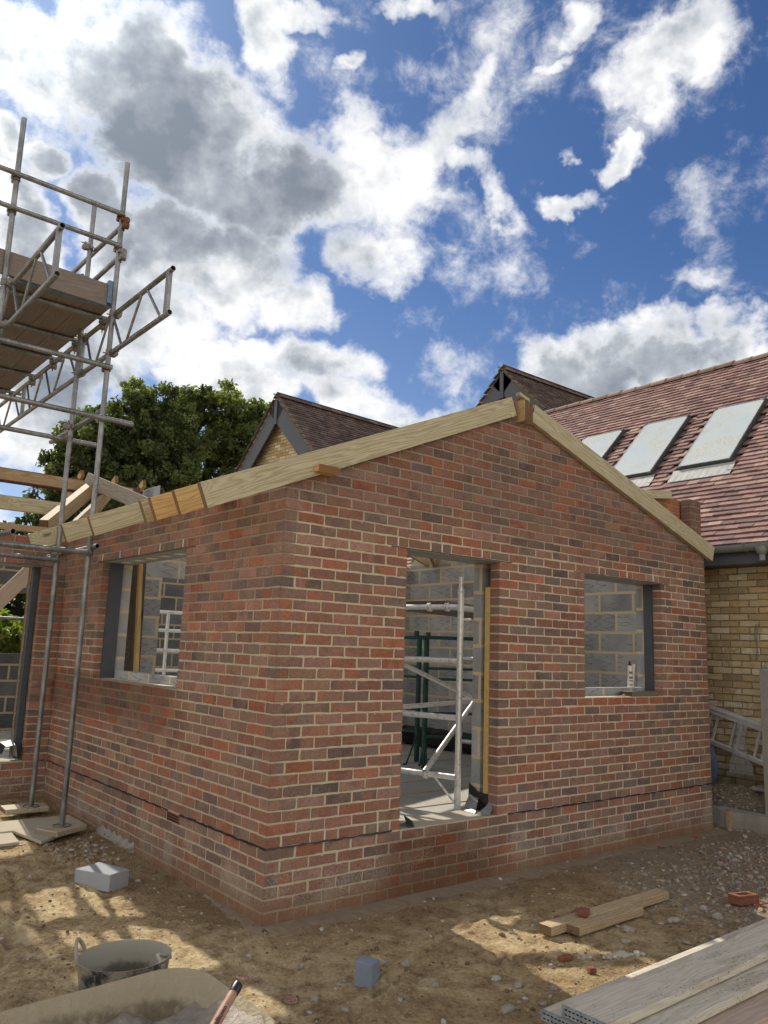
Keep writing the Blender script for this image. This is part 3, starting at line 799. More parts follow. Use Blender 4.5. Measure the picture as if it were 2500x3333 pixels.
for x in (-1.6, -2.6, -3.6):
    timber('rafter', (x, 6.1, 3.70), (x, 4.5, 2.92), 0.047, 0.15, T_TAN, ext)
timber('roof_brace', (-0.776, 7.3, 1.15), (0.547, 7.3, 2.79), 0.05, 0.2, T_PINK, ext)
mb = MB(); mb.tube((-1.2, 7.75, 1.98), (0.9, 7.75, 1.97), 0.024, n=12); mesh_obj('window_rail', mb, GALV, ext, smooth=True)
# loose aerated blocks standing on the far wing wall head
mb = MB()
for x, z in ((1.62, 3.66), (2.02, 3.66)):
    mb.add([(x,6.1,z),(x+0.1,6.1,z),(x+0.1,6.5,z),(x,6.5,z),(x,6.1,z+.2),(x+.1,6.1,z+.24),(x+.1,6.5,z+.24),(x,6.5,z+.2)], [(0,3,2,1),(4,5,6,7),(0,1,5,4),(1,2,6,5),(2,3,7,6),(3,0,4,7)])
    mb.box((x, 6.15, 2.9), (x+0.1, 6.45, z))
mesh_obj('block_pier', mb, AIRBLOCK, ext, bevel=0.01)
# floor slab and screed battens
mb = MB(); mb.m = 0; mb.box((0.302, 0.305, 0.05), (5.038, 4.468, 0.40)); mb.box((-4.6, 4.73, 0.05), (5.03, 7.895, 0.398))
mb.m = 1
for y in np.arange(0.75, 4.4, 0.52):
    mb.box((0.31, y, 0.4), (5.03, y+0.085, 0.408))
for y in np.arange(4.9, 7.8, 0.36):
    mb.box((-4.5, y, 0.398), (5.0, y+0.045, 0.408))
mesh_obj('floor_slab', mb, [SLAB, PAVING], ext)
# membrane flaps at the door foot
def flap(name, pts, m=BLACK):
    mb = MB(); rng = random.Random(len(name)); nu = len(pts); nv = len(pts[0])
    vs = [Vector(p) for row in pts for p in row]
    fs = [(i*nv+j, i*nv+j+1, (i+1)*nv+j+1, (i+1)*nv+j) for i in range(nu-1) for j in range(nv-1)]
    mb.add(vs, fs); return mb
M_FLAP = mat_plain('grey_membrane', (0.26, 0.26, 0.265), 0.35, spec=0.6, var=0.2)
mb = flap('a', [[(2.125,0.10,0.455),(2.123,0.2,0.455),(2.12,0.315,0.455)],[(2.116,0.10,0.54),(2.113,0.2,0.57),(2.112,0.315,0.56)],[(2.115,0.11,0.61),(2.113,0.2,0.60),(2.112,0.31,0.66)]])
mesh_obj('membrane', mb, BLACK, ext, smooth=True)
mb = flap('b', [[(2.125,0.06,0.53),(2.12,0.09,0.54)],[(2.09,0.03,0.49),(2.09,0.10,0.505)],[(2.05,0.015,0.462),(2.0,0.11,0.458)],[(2.04,0.02,0.457),(1.99,0.1,0.455)]])
mesh_obj('membrane', mb, M_FLAP, ext, smooth=True)
mb = flap('c', [[(2.11,0.2,0.55),(2.11,0.3,0.57)],[(2.06,0.17,0.49),(2.07,0.3,0.51)],[(2.0,0.13,0.456),(2.01,0.27,0.457)]])
mesh_obj('membrane', mb, M_FLAP, ext, smooth=True)
mb = flap('d', [[(1.105,0.0,0.57),(1.105,0.13,0.58)],[(1.15,0.0,0.545),(1.16,0.13,0.56)],[(1.22,-0.005,0.50),(1.24,0.12,0.52)],[(1.245,0.0,0.455),(1.265,0.12,0.47)],[(1.20,0.02,0.453),(1.22,0.12,0.455)]])
mesh_obj('membrane', mb, M_FLAP, ext, smooth=True)
mb = flap('e', [[(-0.30,SL-0.02,0.50),(-0.30,SL+0.2,0.5)],[(-0.32,SL-0.02,0.62),(-0.32,SL+0.2,0.65)],[(-0.42,SL,0.61),(-0.42,SL+0.2,0.63)],[(-0.45,SL,0.53),(-0.45,SL+0.2,0.54)],[(-0.52,SL,0.50),(-0.52,SL+0.2,0.5)]])
mesh_obj('membrane', mb, BLACK, ext, smooth=True)
# exposed footing
def footing(poly_in, poly_out, seed):
    mb = MB(); rng = random.Random(seed); n = len(poly_in); vs = []
    for a, b in zip(poly_in, poly_out):
        a = Vector(a); b = Vector(b)
        vs += [a, a.lerp(b, 0.5)+Vector((0,0,rng.uniform(-.006,.006))), b+Vector((rng.uniform(-.02,.02), rng.uniform(-.02,.02), rng.uniform(-.008,.001))), b+Vector((0,0,-0.08))]
    fs = [(i*4+k, (i+1)*4+k, (i+1)*4+k+1, i*4+k+1) for i in range(n-1) for k in range(3)]
    mb.add(vs, fs); return mb
xs = np.linspace(0, 5.45, 150)
mb = footing([(x, 0.01, 0.002) for x in xs], [(x, -0.175-0.02*math.sin(x*3.1), -0.006) for x in xs], 1)
mb2 = footing([(0.01, y, 0.0+0.02*y) for y in np.linspace(-0.002, 0.75, 30)], [(-0.09*max(0.1,1-y)-0.02*math.sin(y*4), y-0.15*max(0, 1-y*4), -0.012+0.02*y) for y in np.linspace(0, 0.75, 30)], 2)
o_ = len(mb.v); mb.v += mb2.v; mb.c += mb2.c; mb.c2 += mb2.c2; mb.mi += mb2.mi; mb.f += [[i+o_ for i in f] for f in mb2.f]
mesh_obj('footing', mb, FOOT, ext)
mb = MB(); rng = random.Random(5); ny = 40; nz = 5; vs = []
for i in range(ny+1):
    y = 2.0+0.76*i/ny
    for k in range(nz+1):
        z = 0.02+0.022*(y-2)+(0.068+0.01*math.sin(i*.9))*(1-k/nz)-0.05*(k == nz)
        d_ = 0.004+0.035*min(1, k/2)+rng.uniform(-.009,.009)
        if i in (0, ny): d_ = 0.0
        vs.append((-d_ if k else 0.0, y+rng.uniform(-.006,.006), z+rng.uniform(-.006,.006)))
mb.add(vs, [(i*(nz+1)+k, i*(nz+1)+k+1, (i+1)*(nz+1)+k+1, (i+1)*(nz+1)+k) for i in range(ny) for k in range(nz)])
mesh_obj('rough_footing', mb, CONC, ext)

# ================================================================== SCAFFOLD
scaf = thing('tube_scaffold', 'galvanised tube scaffold with boarded platform above the wing wall', 'scaffold', (-0.8, 3.2, 0.1))
RT_ = 0.0242
def tube(name, p0, p1, r=RT_, parent=scaf, m=GALV, label=None, wall=0.004):
    mb = MB(); mb.tube(p0, p1, r, n=16, wall=wall)
    return mesh_obj(name, mb, m, parent, label=label, smooth=True)
AX, AY, BX, BY, CX = -0.335, 2.77, -0.362, 3.58, -1.30
tube('standard', (AX, AY, 0.135), (-0.322, AY, 6.38)); tube('standard', (BX, BY, 0.165), (-0.350, BY, 6.27))
tube('standard', (CX, AY, 0.10), (CX, AY, 6.40)); tube('standard', (-1.45, BY, 0.10), (-1.50, BY, 5.2))
YF = AY-0.05
for z in (5.81, 5.48): tube('guard_rail', (-2.4, YF, z+0.02), (-0.325, YF, z-0.005))
tube('guard_rail', (-0.290, 2.70, 5.75), (-0.290, 4.9, 5.80)); tube('guard_rail', (-0.290, 2.70, 5.42), (-0.290, 4.6, 5.42))
tube('ledger', (-2.4, YF, 4.255), (-0.30, YF, 4.25)); tube('ledger', (-2.4, YF, 3.765), (-0.05, YF, 3.745))
tube('ledger', (-2.4, BY+0.05, 3.71), (-0.06, BY+0.05, 3.70))
tube('ledger', (-2.4, YF, 2.49), (-0.33, YF, 2.485)); tube('ledger', (-2.4, BY-0.05, 2.475), (-0.37, BY-0.05, 2.47))
tr = tube('transom', (-0.315, 2.83, 3.835), (-0.315, 4.36, 3.82))
mb = MB(); mb.tube((-0.315, 2.815, 3.835), (-0.315, 2.84, 3.835), 0.0265, n=16); mesh_obj('end_cap', mb, BLUE, scaf, smooth=True)
tube('transom', (-0.30, 2.65, 2.545), (-0.30, 4.15, 2.54)); tube('transom', (-1.06, 2.50, 2.575), (-1.25, 4.2, 2.57))
for y in (3.05, 3.85, 4.6, 5.4, 6.3): tube('transom', (-1.4, y, 4.842), (-0.20, y, 4.842))
def lattice(x, y0, y1, zt, zb):
    o = MB(); o.tube((x, y0, zt), (x, y1, zt), RT_, n=16, wall=0.004); o.tube((x, y0, zb), (x, y1, zb), RT_, n=16, wall=0.004)
    L = mesh_obj('lattice_beam', o, GALV, scaf, smooth=True)
    y = y0+0.07; bay = 2.1; first = True
    mb = MB()
    while y < y1:
        mb.beam((x, y, zb), (x, y, zt), 0.055, 0.035, up=(1,0,0))
        k = [(0.10,0),(0.47,1),(0.57,1),(0.87,0),(0.97,0),(1.27,1),(1.37,1),(1.65,0),(1.75,0),(2.0,1)]
        for i in range(0, len(k), 2):
            a, b = k[i], k[i+1]
            mb.tube((x, y+a[0], zt if a[1] else zb), (x, y+b[0], zt if b[1] else zb), 0.0125, n=8)
        y += bay
    mesh_obj('lacing', mb, GALV, L, smooth=True)
lattice(-0.305, 1.47, 8.4, 4.795, 4.405)
lattice(-1.235, 1.39, 8.4, 4.79, 4.40)
# platform boards, blue end hoops
def board(name, p0, p1, w, th, m, parent=scaf, hoop=0, label=None, cat=None, group=None, up=(0,0,1)):
    o = timber(name, p0, p1, w, th, m, parent, label=label, cat=cat, group=group, bevel=0.003, up=up)
    L = (Vector(p1)-Vector(p0)).length
    for s in ((-1,) if hoop == 1 else (1,) if hoop == 2 else (-1, 1) if hoop == 3 else ()):
        mb = MB(); mb.m = 0
        x0, x1 = sorted((s*(L/2+0.0015), s*(L/2-(0.04 if parent else 0.012))))
        mb.box((x0, -w/2-0.0015, -th/2-0.0015), (x1, w/2+0.0015, th/2+0.0015))
        mb.m = 1
        xe = s*(L/2+0.0022)
        for r_ in (-0.25, 0.25):
            k = -w/2+0.015
            while k < w/2-0.02:
                lo = sorted((xe, xe-s*0.002)); mb.box((lo[0], k, r_*th-0.003), (lo[1], k+0.012, r_*th+0.003)); k += 0.02
        h = mesh_obj('end_hoop', mb, [HOOP if parent else HOOP2, DARKHOLE])
        h.parent = o
    return o
for i in range(4):
    x = -1.245+0.228*(i+0.5)
    board('scaffold_board', (x, 2.82-0.015*(i % 2), 4.885), (x, 6.75, 4.885), 0.222, 0.038, T_BOARD, hoop=1)
board('toe_board', (-1.9, 2.80, 5.0), (-0.385, 2.80, 4.975), 0.038, 0.222, T_BOARD, hoop=0)
board('toe_board', (-0.372, 2.765, 5.005), (-0.372, 6.4, 5.0), 0.038, 0.222, T_BOARD, hoop=1)
# couplers
def coupler(p, d1, d2, m=None):
    p = Vector(p); d1 = Vector(d1); d2 = Vector(d2); mb = MB()
    off = d1.cross(d2).normalized()
    mb.tube(p-d1*0.028, p+d1*0.028, 0.0315, n=12); 
    q = p+off*0.051
    mb.tube(q-d2*0.028, q+d2*0.028, 0.0315, n=12)
    mb.obox((p+q)/2, d1*0.026, d2*0.026, off*0.02)
    mb.tube(p-d2*0.035+off*0.012, p-d2*0.035-off*0.045, 0.006, n=6); mb.tube(q+d1*0.036, q+d1*0.036+off*0.045, 0.006, n=6)
    mb.obox(p-d2*0.036, d1*0.018, d2*0.012, off*0.014); mb.obox(q+d1*0.036, d1*0.012, d2*0.018, off*0.014)
    return mesh_obj('coupler', mb, m or COUP, scaf)
COUP = mat_plain('coupler_steel', (0.27, 0.25, 0.22), 0.5, 0.6, var=0.25, scale=40)
RUST = mat_plain('rusty_steel', (0.20, 0.09, 0.06), 0.75, 0.3, var=0.25, scale=40)
X_, Y_, Z_ = (1,0,0), (0,1,0), (0,0,1)
for x in (AX+0.01, CX):
    for z in (5.80, 5.475, 4.25, 3.75, 2.487): coupler((x, AY, z), Z_, X_, RUST if (x > -1 and z in (5.80, 4.25)) else None)
for z in (3.705, 2.472): coupler((BX, BY, z), Z_, X_)
for z in (5.78, 5.42, 3.825, 2.545): coupler((BX+0.012, BY, z), Z_, Y_)
for z in (4.795, 4.405): coupler((AX+0.01, AY+0.0, z), Z_, (0,-1,0)); coupler((CX, AY, z), Z_, (0,-1,0)); coupler((BX+0.01, BY, z), Z_, (0,-1,0))
for y in (3.05, 3.85, 4.6, 5.4, 6.3): coupler((-0.305, y, 4.80), Y_, X_)
coupler((-0.30, YF, 5.75), Y_, X_, RUST); coupler((-0.30, YF, 5.42), Y_, X_); coupler((-0.315, 2.9, 3.79), X_, Y_)
tube('base_plate', (AX, AY, 0.128), (AX, AY, 0.136), 0.075); tube('base_plate', (BX, BY, 0.158), (BX, BY, 0.166), 0.075)

# sole boards under the standards and paving slabs
def slab(name, poly, z0, z1, m, label, cat, bevel=0.008, group=None):
    mb = MB(); mb.prism([(x, y, z0) for x, y in poly], (0, 0, z1-z0))
    return mesh_obj(name, mb, m, None, label=label, cat=cat, bevel=bevel, group=group)
PADT = mat_timber('dusty_board', (0.50, 0.44, 0.33), (0.36, 0.30, 0.21), knots=False, dirt=0.25)
slab('sole_board', [(-0.545, 2.80), (-0.44, 2.56), (-0.13, 2.73), (-0.24, 2.98)], 0.082, 0.127, PADT, 'dusty square sole board under the nearest scaffold leg by the wall', 'board')
slab('sole_board', [(-0.585, 3.77), (-0.60, 3.53), (-0.22, 3.50), (-0.20, 3.74)], 0.112, 0.157, PADT, 'dusty long sole board under the further scaffold leg near the doorway', 'board')
slab('paving_slab', [(-1.5, 3.43), (-1.5, 3.05), (-0.66, 3.0), (-0.58, 2.50), (-0.05, 2.95), (-0.06, 3.42)], 0.055, 0.082, PAVING, 'broad pale paving slab lying between the two scaffold legs', 'slab')
slab('paving_slab', [(-1.4, 2.99), (-0.68, 2.965), (-0.72, 2.60), (-1.35, 2.55)], 0.05, 0.078, PAVING, 'sunlit paving slab at the left edge in front of the broad slab', 'slab')

# ================================================================== GROUND
def gz(x, y):
    """Ground height: slight rise to the back, rubble bank by the house."""
    x = np.asarray(x, float); y = np.asarray(y, float)
    z = -0.012+0.022*np.clip(y, 0, 4.4)
    bank = np.clip((x-5.60)/0.45, 0, 1); bank = bank*bank*(3-2*bank)
    near = np.clip((y+3.0)/1.5, 0, 1)
    z = z+bank*near*0.36*(x > 5.3)
    z = z+np.where((x > 5.58) & (near > 0.5), 0.03, 0)
    return z
_n = np.random.RandomState(4)
_G = {}
def vnoise(x, y, seed, cell):
    if seed not in _G: _G[seed] = np.random.RandomState(seed).rand(257, 257)
    G = _G[seed]
    u = np.asarray(x)/cell+100; v = np.asarray(y)/cell+100
    i = np.floor(u).astype(int); j = np.floor(v).astype(int); fu = u-i; fv = v-j
    fu = fu*fu*(3-2*fu); fv = fv*fv*(3-2*fv); i %= 256; j %= 256
    return (G[i,j]*(1-fu)+G[i+1,j]*fu)*(1-fv)+(G[i,j+1]*(1-fu)+G[i+1,j+1]*fu)*fv
RUTS = [(-1.0,-1.75,1.4,-0.55,0.10),(-0.9,-2.3,1.1,-1.75,-0.06),(-2.9,0.4,-1.0,-0.2,0.12),(-0.9,2.2,-1.5,0.1,0.08)]
_pr = random.Random(77)
PRINTS = [(_pr.uniform(-1.9,1.6), _pr.uniform(-2.0,-0.45), _pr.uniform(0,6.28)) for _ in range(16)]+[(_pr.uniform(-1.6,-0.5), _pr.uniform(-0.2,2.3), _pr.uniform(0,6.28)) for _ in range(10)]
def gnoise(x, y):
    h = (vnoise(x,y,1,0.7)-.5)*0.03+(vnoise(x,y,2,0.22)-.5)*0.024+(vnoise(x,y,3,0.08)-.5)*0.015+(vnoise(x,y,5,0.04)-.5)*0.011
    # barrow ruts and boot prints
    for (x0, y0, x1, y1, bend) in RUTS:
        L = math.hypot(x1-x0, y1-y0); ux, uy = (x1-x0)/L, (y1-y0)/L
        a = (x-x0)*ux+(y-y0)*uy; b = -(x-x0)*uy+(y-y0)*ux-bend*np.sin(np.clip(a/L, 0, 1)*math.pi)
        on = np.clip(a/0.15, 0, 1)*np.clip((L-a)/0.15, 0, 1)
        h = h+on*(-0.016*np.exp(-(b/0.024)**2)+0.009*np.exp(-((np.abs(b)-0.05)/0.018)**2))*(0.5+vnoise(x, y, 31, 0.09))
    for (x0, y0, an) in PRINTS:
        ca, sa = math.cos(an), math.sin(an); a = (x-x0)*ca+(y-y0)*sa; b = -(x-x0)*sa+(y-y0)*ca
        r = (a/0.14)**2+(b/0.048)**2
        h = h-0.011*np.exp(-r**3)*(0.75+0.25*np.sign(np.sin(a*260)))+0.006*np.exp(-((r-1.5)/0.5)**2)
    # keep it calm next to the walls
    dw = np.minimum(np.where(x > -0.1, np.abs(y), 9), np.where(y > -0.1, np.abs(x), 9))
    return h*np.clip(dw/0.3, 0.25, 1)
def sheet(name, x0, x1, y0, y1, st, m, zfun, kind='structure'):
    xs = np.arange(x0, x1+st/2, st); ys = np.arange(y0, y1+st/2, st)
    X, Y = np.meshgrid(xs, ys); Zv = zfun(X, Y)
    nx, ny = len(xs), len(ys)
    me = bpy.data.meshes.new(name)
    co = np.stack([X, Y, Zv], -1).reshape(-1, 3)
    idx = np.arange(nx*ny).reshape(ny, nx)
    q = np.stack([idx[:-1,:-1], idx[:-1,1:], idx[1:,1:], idx[1:,:-1]], -1).reshape(-1, 4)
    me.vertices.add(len(co)); me.vertices.foreach_set('co', co.ravel())
    me.loops.add(q.size); me.loops.foreach_set('vertex_index', q.ravel())
    me.polygons.add(len(q)); me.polygons.foreach_set('loop_start', np.arange(0, q.size, 4)); me.polygons.foreach_set('loop_total', np.full(len(q), 4))
    me.polygons.foreach_set('use_smooth', np.ones(len(q), bool))
    me.update(); me.validate(); me.materials.append(m)
    o = bpy.data.objects.new(name, me); COL.objects.link(o); o['kind'] = kind
    return o
sheet('ground', -4.0, 6.3, -5.0, 4.6, 0.02, SOIL, lambda x, y: gz(x, y)+gnoise(x, y))
mb = MB(); S_ = 900
mb.add([(-S_,-S_,-0.03),(S_,-S_,-0.03),(S_,-5.0,-0.03),(-S_,-5.0,-0.03),(-S_,4.6,0.06),(S_,4.6,0.06),(S_,S_,0.06),(-S_,S_,0.06),(-4.0,-5,-0.03),(-4.0,4.6,0.06),(6.3,-5,-0.03),(6.3,4.6,0.06)],
       [(0,1,2,10,8,3),(4,9,11,5,6,7),(3,8,9,4),(10,2,5,11)])
mesh_obj('ground', mb, SOIL, kind='structure')

# ------------------------------------------------------------------ stones
def ico2():
    v, f = ICO; vs = [tuple(p) for p in v]; mid = {}; out = []
    def g(a, b):
        k = (min(a,b), max(a,b))
        if k not in mid:
            p = (np.array(vs[a])+np.array(vs[b])); p /= np.linalg.norm(p); mid[k] = len(vs); vs.append(tuple(p))
        return mid[k]
    for a, b, c in f:
        x, y, z = g(a,b), g(b,c), g(c,a); out += [(a,x,z),(b,y,x),(c,z,y),(x,y,z)]
    return np.array(vs), out
ICO2 = ico2()
SCOL = [(0.34,0.30,0.25),(0.27,0.24,0.205),(0.38,0.34,0.29),(0.21,0.185,0.16),(0.36,0.27,0.19),(0.42,0.39,0.35),(0.24,0.21,0.205),(0.31,0.235,0.165)]
CCOL = [(0.24,0.165,0.10),(0.30,0.21,0.125),(0.18,0.12,0.075),(0.37,0.28,0.17),(0.40,0.37,0.32)]
def stones(name, pts, sizes, cols, m, smooth=False, flat=0.6, seed=1, lod2=False, **kw):
    rs = np.random.RandomState(seed); V0, F0 = ICO2 if lod2 else ICO; n = len(pts)
    V = []; C = []
    for (x, y), s in zip(pts, sizes):
        sc = s*np.array([rs.uniform(.7,1.3), rs.uniform(.6,1.1), rs.uniform(.4,.8)*flat/0.6])
        v = V0*(1+rs.uniform(-.22,.22,(len(V0),1)))*sc
        a = rs.uniform(0, 6.28); ca, sa = math.cos(a), math.sin(a); b = rs.uniform(-.35,.35); cb, sb = math.cos(b), math.sin(b)
        v = v@np.array([[ca,sa,0],[-sa,ca,0],[0,0,1]])@np.array([[cb,0,sb],[0,1,0],[-sb,0,cb]])
        z = float(gz(x, y)+gnoise(np.array(x), np.array(y)))
        V.append(v+np.array([x, y, z+sc[2]*0.35])); c = cols[rs.randint(len(cols))]; k = rs.uniform(.75,1.2)
        C.append(np.tile([c[0]*k, c[1]*k, c[2]*k, 1], (len(V0), 1)))
    V = np.concatenate(V); C = np.concatenate(C)
    F = (np.array(F0)[None]+np.arange(n)[:,None,None]*len(V0)).reshape(-1, 3)
    me = bpy.data.meshes.new(name); me.from_pydata(V.tolist(), [], F.tolist()); me.materials.append(m)
    a = me.attributes.new('Col', 'FLOAT_COLOR', 'POINT'); a.data.foreach_set('color', C.astype(np.float32).ravel())
    if smooth: me.polygons.foreach_set('use_smooth', [True]*len(F))
    o = bpy.data.objects.new(name, me); COL.objects.link(o)
    tag(o, **kw); return o
rs = np.random.RandomState(9)
def free(x, y): return not (x > -0.02 and y > -0.02 and x < 5.42) and not (y > 4.3)
pts = []
while len(pts) < 6000:
    x, y = rs.uniform(1.3, 6.0), rs.uniform(-2.6, 0.9)
    w = (x-0.45*y+1.5*vnoise(np.array(x), np.array(y), 8, 0.6)-3.4)/1.6*np.clip((-y-0.25)/0.7, 0.12, 1)
    if free(x, y) and y < -0.3-0.0*x or (x > 5.42):
        if rs.rand() < np.clip(w, 0, 1) or (x > 5.5 and y > -1): pts.append((x, y))
stones('gravel', pts, np.clip(np.exp(rs.normal(math.log(0.0098), 0.55, len(pts))), 0.003, 0.032), SCOL, STONE, seed=3, kind='stuff', label='loose grey crushed stone spread over the soil by the gable')
pts = []
while len(pts) < 9000:
    x, y = rs.uniform(-3.4, 5.5), rs.uniform(-3.6, 4.2)
    if free(x, y) and rs.rand() < 0.25+0.75*vnoise(np.array(x), np.array(y), 12, 0.35)**2: pts.append((x, y))
stones('soil_crumbs', pts, np.clip(np.exp(rs.normal(math.log(0.0058), 0.55, len(pts))), 0.002, 0.022), CCOL, STONE, seed=5, kind='stuff', label='crumbs of soil and grit over the bare ground')
pts = [(-0.35+rs.uniform(-.25,.2), 2.2+rs.uniform(-.35,.4)) for _ in range(120)]
stones('rubble', pts, rs.uniform(0.008, 0.028, 120), SCOL+CCOL, STONE, seed=6, kind='stuff', label='broken stone bits around the scaffold sole board')
pts = [(rs.uniform(5.62, 6.03), rs.uniform(-0.8, 0.5)) for _ in range(420)]
stones('rubble', pts, rs.uniform(0.006, 0.026, 420), SCOL, STONE, seed=8, kind='stuff', label='loose crushed stone on the bank between kerb and yellow brick wall')
i_ = 0
for (x, y, s) in [(-0.114,-0.611,.026),(0.243,-0.735,.024),(0.306,-0.821,.022),(0.37,-0.93,.026),(-0.045,-0.917,.02),(-0.323,-1.045,.024),(0.303,-1.244,.022),(0.669,-1.493,.026),(0.382,-1.676,.034),(1.303,-0.874,.022),(-0.003,-1.321,.016),(0.651,-1.35,.026),(0.80,-1.62,.03),(0.60,-1.72,.022),(1.75,-1.42,.03),(1.95,-1.30,.034),(2.4,-1.35,.034),(2.7,-1.5,.036),(1.03,-1.42,.018)]:
    i_ += 1
    stones('stone', [(x, y)], [s], [(0.36,0.32,0.265),(0.40,0.36,0.31),(0.31,0.265,0.21)], STONE, smooth=False, seed=20+i_, lod2=True, label='fist sized pale loose stone lying on the bare soil', cat='stone', group='loose stones on the soil')
# white mortar droppings
for k, (x, y, s) in enumerate([(1.46,-1.50,.035),(1.55,-1.53,.045),(1.62,-1.58,.035),(1.33,-1.42,.03)]):
    stones('mortar_lump', [(x, y), (x+.03, y-.02), (x-.03, y+.015)], [s*.8, s*.55, s*.45], [(0.5,0.47,0.415)], STONE, seed=60+k, lod2=True, label='crumbled white mortar lump on the sunlit soil beside the planks', cat='mortar lump', group='white mortar lumps')

# ================================================================== LOOSE THINGS ON THE GROUND
def block(name, corners, z0, z1, m, label, cat, bevel=0.006, group=None):
    return slab(name, corners, z0, z1, m, label, cat, bevel, group)
block('concrete_block', [(-0.533,1.130), (-0.365,1.200), (-0.475,1.500), (-0.680,1.405)], 0.010, 0.125, AIRBLOCK, 'large pale grey concrete block lying flat left of the brick corner', 'block')
mb = MB(); mb.add([(-0.046,-1.006,-.01),(0.002,-1.090,-.01),(0.15,-0.985,-.01),(0.085,-0.90,-.01),(-0.046,-1.006,.118),(-0.004,-1.095,.113),(0.075,-1.06,.112),(0.05,-0.94,.108),(0.135,-0.98,.08)],
                  [(0,3,2,1),(0,1,5,4),(1,2,8,6,5),(2,3,7,8),(3,0,4,7),(4,5,6,7),(6,8,7)])
mesh_obj('concrete_block', mb, BLUEBLOCK, None, 'small broken blue grey block piece alone on the soil', 'block', bevel=0.005)
tm = timber('timber_offcut', (1.395, -1.075, 0.028), (2.74, -1.06, 0.030), 0.10, 0.055, T_TAN, None, label='longer sawn timber offcut on the soil, behind the shorter one', cat='timber', bevel=0.003)
T_SAND = mat_timber('dusty_timber', (0.52, 0.41, 0.26), (0.38, 0.28, 0.16), dirt=0.3)
tm.data.materials[0] = T_SAND
tm2 = timber('timber_offcut', (1.548, -1.165, 0.026), (2.262, -1.15, 0.027), 0.115, 0.05, T_SAND, None, label='shorter sawn timber offcut on the soil with brick bits on it', cat='timber', bevel=0.003)
def brick_bit(loc, size, rot, label, seed, m=REDCLAY):
    rng = random.Random(seed); mb = MB()
    sx, sy, sz = size
    vs = [Vector((i*sx/2*rng.uniform(.7,1), j*sy/2*rng.uniform(.7,1), k*sz/2*rng.uniform(.7,1))) for k in (-1,1) for j in (-1,1) for i in (-1,1)]
    M = Euler(rot).to_matrix(); vs = [M@v+Vector(loc) for v in vs]
    mb.add(vs, [(0,2,3,1),(4,5,7,6),(0,1,5,4),(1,3,7,5),(3,2,6,7),(2,0,4,6)])
    return mesh_obj('brick_fragment', mb, m, None, label, 'brick fragment', bevel=0.004)
brick_bit((1.75,-1.10,0.078), (0.115,0.075,0.045), (0.1,0.1,0.4), 'red brick fragment lying on top of the timber offcuts', 1)
brick_bit((1.83,-0.985,0.022), (0.11,0.06,0.055), (0,0,0.2), 'red brick fragment behind the longer timber offcut, further right', 2)
brick_bit((1.64,-0.98,0.018), (0.07,0.05,0.045), (0,0,0.7), 'small red brick fragment behind the left end of the timber offcuts', 3)
brick_bit((1.17,-1.41,0.008), (0.095,0.04,0.03), (0,0,-0.35), 'long thin red brick chip on the soil edge of the sunlit patch', 4)
brick_bit((1.155,-1.60,0.006), (0.055,0.035,0.03), (0,0,-0.3), 'small square red brick chip on the soil near the plank stack', 5)
# whole brick with a frog
mb = MB(); 
mb.box((-0.05,-0.11,0), (0.05,0.11,0.045)); mb.box((-0.05,-0.11,0.045), (0.05,-0.075,0.065)); mb.box((-0.05,0.075,0.045), (0.05,0.11,0.065)); mb.box((-0.05,-0.075,0.045), (-0.027,0.075,0.065)); mb.box((0.027,-0.075,0.045), (0.05,0.075,0.065))
br = mesh_obj('brick', mb, REDCLAY, None, 'whole red brick with a frog on the crushed stone', 'brick', bevel=0.004)
br.location = (3.14, -1.46, 0.0); br.rotation_euler = (0.05, 0.03, R(82))
# red cord beside the brick
mb = MB(); mb.path([(3.10,-1.56,0.02),(3.2,-1.62,0.03),(3.32,-1.6,0.025),(3.45,-1.66,0.03),(3.6,-1.62,0.02)], 0.005, 6)
mesh_obj('cord', mb, mat_plain('red_cord', (0.5,0.05,0.06), 0.6), None, 'thin red cord trailing over the stones from the brick', 'cord')
# pink spacer wheels
PINK = mat_plain('pink_plastic', (0.42, 0.22, 0.19), 0.5)
REDP = mat_plain('red_plastic', (0.40, 0.06, 0.07), 0.5)
def wheel(loc, tilt, label, m=PINK, s=1.0):
    mb = MB(); n = 24; r = 0.030*s
    mb.path([(r*math.cos(2*math.pi*k/n), r*math.sin(2*math.pi*k/n), 0) for k in range(n+1)], 0.0035*s, 6)
    mb.path([(r*.3*math.cos(2*math.pi*k/12), r*.3*math.sin(2*math.pi*k/12), 0) for k in range(13)], 0.0028*s, 6)
    for k in range(4):
        a = math.pi/4+k*math.pi/2; mb.tube((r*.3*math.cos(a), r*.3*math.sin(a), 0), (r*math.cos(a), r*math.sin(a), 0), 0.003*s, n=6)
    o = mesh_obj('spacer_wheel', mb, m, None, label, 'spacer wheel', smooth=True)
    o.location = loc; o.rotation_euler = tilt; return o
wheel((-0.489,-0.63,0.012), (0.1,0.15,0.3), 'pink plastic spacer wheel on the soil beside the barrow corner')
wheel((-0.43,-1.0,0.012), (0.1,-0.1,0.9), 'pink plastic spacer wheel with a stone against it, on open soil')
wheel((4.15,-0.17,0.006), (0.1,0.1,0.9), 'red plastic spacer wheel on the footing edge, nearer one', REDP)
wheel((4.85,-0.12,0.006), (0.1,0.1,0.2), 'red plastic spacer wheel on the footing near the far brick corner', REDP)
wheel((-0.705,-0.47,0.02), (0.8,0.2,0.3), 'small dark clip ring standing on the soil behind the barrow', BLACK, 0.75)

